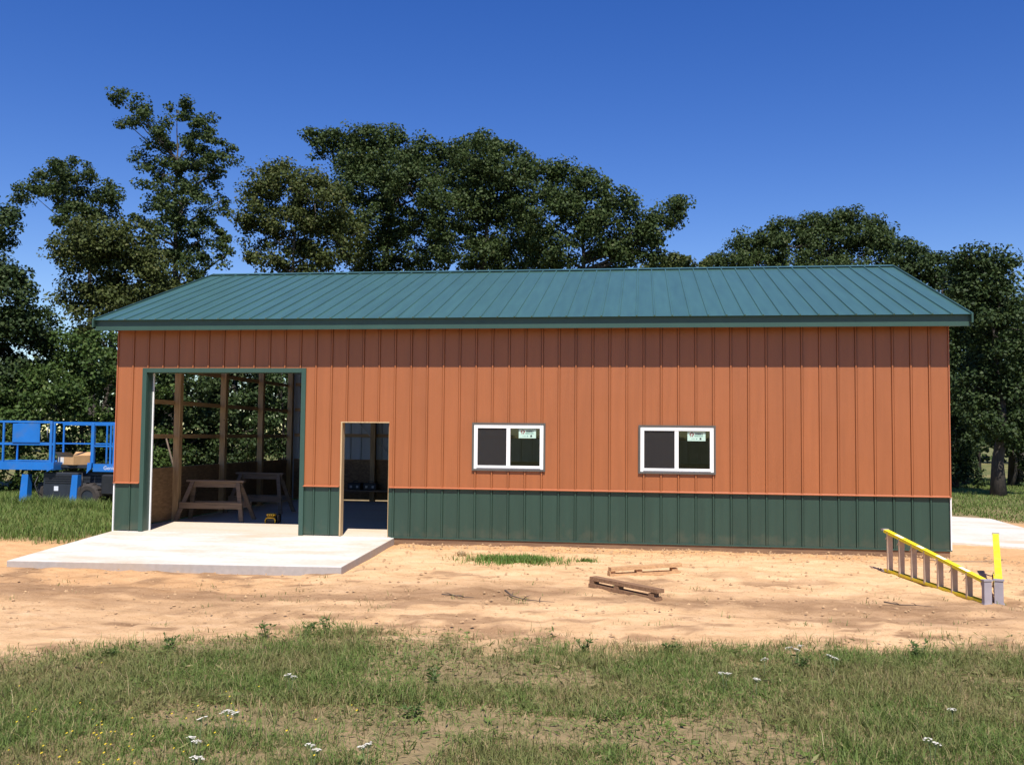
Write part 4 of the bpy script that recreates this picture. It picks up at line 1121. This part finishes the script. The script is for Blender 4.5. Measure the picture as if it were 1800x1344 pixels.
cnt = 0
TR = [
 ('L1', 'oak_tree', 'dark leafy tree at the far left edge of the picture', 'understory', dict(trunk_r=0.2, trunk_x=-12.2)),
 ('L2', 'oak_tree', 'dark tree with a leaning flat crown behind the left end of the roof', 'oak', dict(trunk_x=-15.6, lean=-0.8, trunk_r=0.24, clump=.36, dens=.85)),
 ('L3', 'oak_tree', 'rounded olive green tree in front of the tall tree on the left', 'oak2', dict(trunk_x=-9.6)),
 ('L4', 'oak_tree', 'tallest slender tree with open branches above the left roof end', 'oak', dict(trunk_x=-10.2, trunk_r=0.26, clump=.33, dens=.62)),
 ('A', 'oak_tree', 'left tree of the broad oak group behind the roof', 'oak2', dict(trunk_x=-4.2, dens=.85)),
 ('B', 'oak_tree', 'highest tree of the broad oak group behind the roof, left of the middle', 'oak', dict(trunk_x=-1.2, trunk_r=.32)),
 ('C', 'oak_tree', 'middle tree of the broad oak group behind the roof', 'oak', dict(trunk_x=3.4, trunk_r=.3)),
 ('D', 'oak_tree', 'right tree of the broad oak group, its last branch reaching out into the sky', 'oak', dict(trunk_x=7.6, trunk_r=.3)),
 ('S', 'oak_tree', 'small distant trees just showing over the roof right of the oak group', 'oak2', dict(trunk_x=12.2, leaf=.20)),
 ('R1', 'oak_tree', 'broad domed tree behind the right half of the roof', 'oak', dict(trunk_x=18.6, trunk_r=.34)),
 ('R2', 'oak_tree', 'dark tree close behind the right end of the roof', 'understory', dict(trunk_x=22.6, trunk_r=.28)),
 ('R3', 'oak_tree', 'tall dark tree at the right edge of the picture', 'understory', dict(trunk_x=22.7, trunk_r=.24)),
]
for i, (k, nm, lab, mt, kw) in enumerate(TR):
    _, n = tree(k, nm, lab, M[mt], 100 + i, group='oaks around the barn', **kw); cnt += n
SH = [
 ('U1', 'dark shrub behind the left end of the blue lift'), ('U2', 'bright leafy shrub behind the right end of the blue lift'),
 ('U3', 'leafy shrub half hidden by the left corner of the barn'), ('U4', 'shrub seen through the leftmost gap of the open end wall'),
 ('U5', 'shrub seen through the middle gap of the open end wall'), ('U6', 'shrub seen through the rightmost gap of the open end wall'),
 ('U7', 'dark shrub in the shade just right of the barn corner'), ('U8', 'dark low branches and shrub at the right picture edge')]
for i, (k, lab) in enumerate(SH):
    _, n = tree(k, 'shrub', lab, M['shrub' if i < 3 else 'understory'], 300 + i, trunk_r=0.08, leaf=0.125, dens=.8, group='shrubs around the barn', cat='shrub', thick=0.9, clump=.36); cnt += n
# bare trunks standing in the shade on the right
for i, (x, y, r_, h, ln_) in enumerate(((24.2, 27.5, .14, 6, .3), (25.1, 28.5, .11, 6, -.2), (26.0, 27.0, .2, 7, .5), (27.0, 29.0, .13, 6, .4), (22.9, 30.0, .22, 7, -.3))):
    mb = MB().tube([(0, 0, -.1), (ln_ * .2, 0, h * .3), (ln_ * .6, .1, h * .65), (ln_, 0, h)], [r_ * 1.2, r_, r_ * .8, r_ * .5], 8)
    root = empty('slender_tree', (x, y, -0.1)); mb.build('trunk', M['bark'], root)
    rg = np.random.default_rng(900 + i); nc = 70
    cc = rg.normal(size=(nc, 3)) * np.array([1.2, 1.0, 1.0]) + np.array([ln_, 0, h + .4]); n = nc * 45
    P = np.repeat(cc, 45, 0) + rg.normal(size=(n, 3)) * .28
    nr = rg.normal(size=(n, 3)) + np.array([0, 0, .8]); nr /= np.linalg.norm(nr, axis=1)[:, None]
    a = np.cross(nr, rg.normal(size=(n, 3))); a /= np.linalg.norm(a, axis=1)[:, None]; b_ = np.cross(nr, a)
    s = .2 * rg.uniform(.6, 1.2, (n, 1))
    link('crown', quads_mesh('crown', np.stack([P - a * s * .5, P + b_ * s * .32, P + a * s * .5, P - b_ * s * .32], 1), M['oak']), root)
    tag(root, ['slender leaning trunk leftmost in the shade beyond the right lawn', 'thin trunk second from the left in the shade beyond the right lawn', 'thicker leaning trunk in the shade at the right picture edge',
               'thin trunk at the far right in the shade', 'stout dark trunk in the shade close to the barn corner'][i], 'tree', 'trunks in the shade on the right')
# far belt of woods along the horizon, one mass
rg = np.random.default_rng(77); n = 42000
X = rg.uniform(-60, 110, n); Y = 66 + rg.normal(0, 2.0, n) + 3 * vnoise(X * .08, X * 0, 4)
Hm = 6.5 + 5.0 * fbm(X * .12, X * 0 + .5, 6); Z = -0.1 + Hm * rg.random(n) ** .8
P = np.stack([X, Y, Z], 1)
nr = rg.normal(size=(n, 3)) + np.array([0, -.3, .6]); nr /= np.linalg.norm(nr, axis=1)[:, None]
a = np.cross(nr, rg.normal(size=(n, 3))); a /= np.linalg.norm(a, axis=1)[:, None]; b_ = np.cross(nr, a); s = .62 * rg.uniform(.6, 1.2, (n, 1))
tag(link('distant_woods', quads_mesh('distant_woods', np.stack([P - a * s * .5, P + b_ * s * .4, P + a * s * .5, P - b_ * s * .4], 1), M['oak'])), 'dark belt of distant woods along the horizon', 'woods', None, 'stuff')
print('leaves', cnt)

# ------------------------------------------------------------------ grass
def blades(rg, X, Y, hgt, wid, lean=0.5, zoff=0.0):
    n = len(X)
    Z = gz(X, Y) + zoff - 0.01
    th = rg.uniform(0, 2 * math.pi, n); d = np.stack([np.cos(th), np.sin(th), np.zeros(n)], 1)
    ph = th + math.pi / 2 + rg.uniform(-.5, .5, n); s = np.stack([np.cos(ph), np.sin(ph), np.zeros(n)], 1) * (wid / 2)[:, None]
    base = np.stack([X, Y, Z], 1)
    ln_ = (rg.uniform(0.1, 1.0, n) * lean * hgt)[:, None]
    up_ = np.array([0, 0, 1.0]) * hgt[:, None]
    mid = base + up_ * 0.6 + d * ln_ * 0.35
    tip = base + up_ * rg.uniform(0.75, 1.0, (n, 1)) + d * ln_
    return np.stack([base - s, base + s, mid + s * 0.7, tip, mid - s * 0.7], 1)

def field(seed, x0, x1, y0, y1, dens, hlo, hhi, wlo, whi, gpow=1.1, name='field_grass', mat='grass', label='', patch=0.0, lean=0.7):
    rg = np.random.default_rng(seed)
    n = int((x1 - x0) * (y1 - y0) * dens)
    X = rg.uniform(x0, x1, n); Y = rg.uniform(y0, y1, n)
    # tufting
    k = rg.random(n) < 0.55
    tx = np.round(X / 0.22 + vnoise(X * 3, Y * 3, 77)) * 0.22 + (vnoise(np.round(X / 0.22), np.round(Y / 0.22), 8) - .5) * 0.2
    ty = np.round(Y / 0.22 + vnoise(X * 3, Y * 3, 78)) * 0.22 + (vnoise(np.round(X / 0.22), np.round(Y / 0.22), 9) - .5) * 0.2
    X = np.where(k, tx + rg.normal(0, 0.05, n), X); Y = np.where(k, ty + rg.normal(0, 0.05, n), Y)
    g = grassiness(X, Y)
    bare = sstep(0.36, 0.52, fbm(X * 0.75, Y * 1.5, 51)) * (1 - patch) + patch
    strip = np.exp(-((X - 8.55 - 0.25 * (Y + 10.6)) / 0.13) ** 2) * np.exp(-((Y + 10.6) / 0.5) ** 2) + np.exp(-((X - 11.25) / 0.14) ** 2) * np.exp(-((Y + 10.75) / 0.3) ** 2)
    bare = bare * (1 - 0.95 * np.clip(strip, 0, 1)) - 0.4 * np.clip(strip, 0, 1)
    keep = rg.random(n) < (g ** gpow) * (0.18 + 0.82 * bare)
    inside = ((X > -0.08) & (X < W + .08) & (Y > -0.05) & (Y < DEP + .05)) | ((X > -.1) & (X < 5.6) & (Y > -3.1) & (Y < 0)) | ((X > 15.3) & (X < 18.6) & (Y > 0.7) & (Y < 9.3))
    keep &= ~inside
    X, Y = X[keep], Y[keep]; n = len(X)
    hb = 0.55 + 0.9 * fbm(X * 0.9, Y * 0.9, 61)
    H = rg.uniform(hlo, hhi, n) ** 1.0 * hb
    Q = blades(rg, X, Y, H, rg.uniform(wlo, whi, n), lean)
    o = link(name, blades_mesh(name, Q, M[mat]))
    tag(o, label, 'grass', None, 'stuff')
    return n
n1 = field(1, -1.0, 18.0, -13.5, -5.6, 3600, 0.03, 0.13, 0.004, 0.008, label='rough dry and green field grass in the foreground', lean=1.6)
n2 = field(2, -12.0, -0.2, -2.2, 12.0, 1000, 0.05, 0.22, 0.008, 0.017, name='lawn_grass', mat='lawn', label='green grass left of the barn under the lift', patch=0.7)
n3 = field(3, 15.3, 34.0, 4.0, 34.0, 300, 0.03, 0.12, 0.012, 0.026, name='lawn_grass', mat='lawn', label='green lawn right of the barn running to the trees', patch=0.6)
print('blades', n1, n2, n3)

# matted low leaves and thatch between the blades
rg = np.random.default_rng(41); n = 95000
X = rg.uniform(-1, 18, n); Y = rg.uniform(-13, -5.6, n)
k = rg.random(n) < grassiness(X, Y) * (0.25 + 0.75 * sstep(.38, .6, fbm(X * 1.6, Y * 1.6, 91))); X, Y = X[k], Y[k]; n = len(X)
P = np.stack([X, Y, gz(X, Y) + rg.uniform(-.005, .055, n)], 1)
a = rg.normal(size=(n, 3)) * np.array([1, 1, .45]); a /= np.linalg.norm(a, axis=1)[:, None]
b_ = np.cross(a, rg.normal(size=(n, 3)) * .5 + np.array([0, 0, 1.])); b_ /= np.linalg.norm(b_, axis=1)[:, None]
s = rg.uniform(.018, .055, (n, 1)); wd = rg.uniform(.08, .26, (n, 1))
tag(link('ground_cover', quads_mesh('ground_cover', np.stack([P - a * s, P + b_ * s * wd, P + a * s, P - b_ * s * wd], 1), M['grass'])), 'matted low leaves and thatch between the foreground grass blades', 'ground cover', None, 'stuff')

# green patch of weeds on the sand by the wall
def weed_patch(seed, cx, cy, rx, ry, n, hlo, hhi, name, label, mat='weed'):
    rg = np.random.default_rng(seed)
    u = rg.normal(size=(n, 2)) * 0.5
    X = cx + u[:, 0] * rx; Y = cy + u[:, 1] * ry
    Q = blades(rg, X, Y, rg.uniform(hlo, hhi, n), rg.uniform(0.006, 0.014, n), 1.1)
    o = link(name, blades_mesh(name, Q, M[mat])); tag(o, label, 'weeds', None, 'stuff')
weed_patch(11, 8.0, -1.85, 0.72, 0.36, 4200, 0.03, 0.13, 'weed_patch', 'bright green patch of grass on the sand below the left window')
weed_patch(12, 9.15, -1.75, 0.20, 0.10, 220, 0.03, 0.12, 'weed_patch', 'small grass tuft on the sand right of the bright green patch')
weed_patch(13, 7.05, -1.45, 0.10, 0.10, 90, 0.05, 0.16, 'weed_patch', 'thin dry weed on the sand left of the bright green patch', 'straw')
weed_patch(16, -5.4, 5.75, 1.5, 0.35, 3000, 0.10, 0.42, 'tall_weeds', 'taller weeds growing round the foot of the blue lift', 'lawn')
weed_patch(17, -3.9, 5.2, 1.1, 0.5, 2400, 0.10, 0.38, 'tall_weeds', 'taller weeds between the lift wheel and the barn corner', 'lawn')
rg = np.random.default_rng(15)        # stray sprigs on the sand
n = 900
cx = rg.uniform(1.5, 16.5, 130); cy = -3.2 - rg.gamma(2.2, 1.3, 130)
ii = rg.integers(0, 130, n)
X = cx[ii] + rg.normal(0, .07, n); Y = cy[ii] + rg.normal(0, .04, n)
k = ~((X < 5.7) & (Y > -3.25)); X, Y = X[k], Y[k]; n = len(X)
o = link('sprigs', blades_mesh('sprigs', blades(rg, X, Y, rg.uniform(.02, .09, n), rg.uniform(.005, .011, n), 1.4), M['grass']))
tag(o, 'stray sprigs of grass scattered on the sand', 'grass', None, 'stuff')
n = 420                                # long dry stalks standing over the field
X = rg.uniform(2, 16, n); Y = rg.uniform(-12.5, -7.3, n); k = grassiness(X, Y) > .6; X, Y = X[k], Y[k]; n = len(X)
o = link('dry_stalks', blades_mesh('dry_stalks', blades(rg, X, Y, rg.uniform(.10, .34, n), rg.uniform(.0025, .005, n), 1.3), M['straw']))
tag(o, 'dry straw stalks standing in the foreground grass', 'straw', None, 'stuff')

# clods and crumbs on the sand
def clods(seed, n):
    rg = np.random.default_rng(seed)
    X = rg.uniform(-1, 18, n); Y = np.where(rg.random(n) < .35, rg.normal(-.45, .25, n), rg.uniform(-7.5, -.2, n))
    k = (grassiness(X, Y) < .5) & ~((X < 5.7) & (Y > -3.2)); X, Y = X[k], Y[k]; n = len(X)
    s = 0.005 + 0.026 * rg.random(n) ** 4
    Z = gz(X, Y) + s * .2
    c = np.stack([X, Y, Z], 1)
    ax = np.array([[1, 0, 0], [0, 1, 0], [-1, 0, 0], [0, -1, 0], [0, 0, .8], [0, 0, -.8]], dtype=float)
    vv = c[:, None, :] + ax[None] * s[:, None, None] * rg.uniform(.6, 1.4, (n, 6, 1))
    tri = [(0, 1, 4), (1, 2, 4), (2, 3, 4), (3, 0, 4)]
    Q = np.concatenate([vv[:, list(t_), :] for t_ in tri], 0)
    o = link('clods', quads_mesh('clods', Q, simple('sand_clod', (0.40, 0.25, 0.13), .95, .3, 12), 3))
    tag(o, 'small clods and crumbs of sand scattered on the ground', 'clods', None, 'stuff')
clods(21, 11000)

# upright weeds at the edge of the grass
def upright_weed(x, y, h, label, seed, spread=.12, n=60):
    rg = np.random.default_rng(seed)
    r_ = empty('weed_plant', (x, y, gzf(x, y) - .01)); tag(r_, label, 'weed', 'weeds at the edge of the grass')
    mb = MB(); tips = []
    for k in range(5):
        a = rg.uniform(0, 2 * math.pi); e = Vector((math.cos(a) * spread * rg.uniform(.3, 1), math.sin(a) * spread * rg.uniform(.3, 1), h * rg.uniform(.65, 1)))
        mb.tube([(0, 0, 0), e * .5 + Vector((0, 0, h * .06)), e], [.004, .003, .0015], 5); tips.append(e)
    mb.build('stem', M['stem'], r_)
    f_ = rg.uniform(.2, 1, n); kk = rg.integers(0, 5, n)
    P = np.array([[tips[k].x * f, tips[k].y * f, tips[k].z * f] for k, f in zip(kk, f_)])
    a = rg.normal(size=(n, 3)); a /= np.linalg.norm(a, axis=1)[:, None]; a[:, 2] = np.abs(a[:, 2]) * .6
    b_ = np.cross(a, rg.normal(size=(n, 3))); b_ /= np.linalg.norm(b_, axis=1)[:, None]
    s = rg.uniform(.04, .085, (n, 1))
    link('leaves', quads_mesh('leaves', np.stack([P, P + a * s * .5 + b_ * s * .14, P + a * s, P + a * s * .5 - b_ * s * .14], 1), M['weed_dark']), r_)
for i, (x, y, h, lab) in enumerate((
    (6.63, -6.75, .26, 'bushy weed where the grass reaches furthest into the sand'),
    (6.42, -6.85, .20, 'low leafy weed just left of the bushy weed'),
    (6.05, -7.1, .24, 'slim upright weed at the sand edge left of the bushy weeds'),
    (5.34, -7.85, .26, 'tall single weed stalk at the left sand edge'),
    (10.33, -7.05, .16, 'round green weed at the grass edge below the nailed boards'),
    (9.45, -7.2, .20, 'upright weed in the grass edge left of the round weed'),
    (12.75, -6.9, .28, 'tall thin weed on the sand below the ladder'),
    (11.5, -7.55, .22, 'weed stalk among white flowers at the grass edge'),
    (8.2, -8.6, .22, 'upright dark green weed in the middle of the foreground grass'),
    (8.25, -9.6, .18, 'leafy weed beside the bare strip in the foreground'),
    (4.9, -8.15, .12, 'small weed at the left sand edge'))):
    upright_weed(x, y - 0.32, h * 0.75, lab, 500 + i)

# white yarrow
YA = [((7.08, -10.64), 'white yarrow with three flat heads, topmost of the left foreground group'),
      ((6.99, -10.94), 'single bright yarrow head left of centre in the left foreground group'),
      ((7.10, -11.24), 'pair of yarrow heads low in the left foreground group'),
      ((7.27, -11.56), 'lowest yarrow of the left foreground group'),
      ((7.92, -11.28), 'broad yarrow head at the bottom edge right of the left group'),
      ((8.25, -11.18), 'large yarrow head at the bottom edge below the bare strip'),
      ((7.11, -9.51), 'faded yarrow in the middle grass left of centre'),
      ((10.72, -8.86), 'drooping yarrow right of centre near dry stalks'),
      ((10.96, -9.03), 'round yarrow head right of the drooping yarrow'),
      ((11.12, -8.30), 'tiny yarrow left of the flowers at the sand edge'),
      ((11.47, -7.80), 'cluster of yarrow flowers at the sand edge on the right'),
      ((11.74, -8.21), 'flat yarrow head just right of the sand edge cluster'),
      ((11.95, -10.47), 'large nodding yarrow in the lower right grass'),
      ((12.33, -9.65), 'small yarrow above the nodding one in the lower right')]
for i, ((x, y), lab) in enumerate(YA):
    rg = np.random.default_rng(700 + i)
    # the positions above are those of the heads 0.2 m up; the stem stands a little nearer
    r_ = empty('yarrow', (x, y, gzf(x, y) - .01)); tag(r_, lab, 'flower', 'white yarrow in the foreground grass')
    H = .21 + .03 * rg.random()
    nh = (3, 1, 2, 2, 2, 2, 2, 2, 1, 1, 3, 2, 2, 1)[i]
    for k in range(nh):
        ox, oy = (k - (nh - 1) / 2) * .052 + rg.uniform(-.01, .01), rg.uniform(-.03, .03); hh = H + rg.uniform(-.025, .02)
        MB().tube([(ox * .3, oy * .3, 0), (ox * .5, oy * .5, hh * .6), (ox, oy, hh)], [.0035, .003, .0022], 5).build('stem', M['stem'], r_)
        mb = MB(); tl = rg.uniform(-.35, .35)
        for j in range(22):
            a = rg.uniform(0, 2 * math.pi); q = .032 * math.sqrt(rg.random()); fx, fy = ox + q * math.cos(a), oy + q * math.sin(a); fz = hh + q * math.cos(a) * tl - q * q * 7.0 + rg.uniform(-.003, .004)
            m_ = 6; rr_ = rg.uniform(.004, .008)
            mb.face([(fx + rr_ * math.cos(2 * math.pi * t_ / m_), fy + rr_ * math.sin(2 * math.pi * t_ / m_), fz) for t_ in range(m_)])
            mb.tube([(fx, fy, fz - .001), (fx * .6 + ox * .4, fy * .6 + oy * .4, hh - .03)], .0012, 4, mi=1, cap=False)
        mb.build('flower_head', [M['petal'], M['stem']], r_)
# little yellow flowers low in the grass, too many and too small to count
rg = np.random.default_rng(33); n = 90
X = rg.normal(6.1, .9, n); Y = rg.normal(-10.9, .6, n); Z = gz(X, Y) + rg.uniform(.05, .13, n); s = rg.uniform(.006, .011, (n, 1))
a = np.tile([[1., 0, .2]], (n, 1)) * s; b_ = np.tile([[0., 1, .4]], (n, 1)) * s; P = np.stack([X, Y, Z], 1)
tag(link('yellow_flowers', quads_mesh('yellow_flowers', np.stack([P - a, P - b_, P + a, P + b_], 1), M['buttercup'])), 'tiny yellow flowers sprinkled in the lower left grass', 'flowers', None, 'stuff')
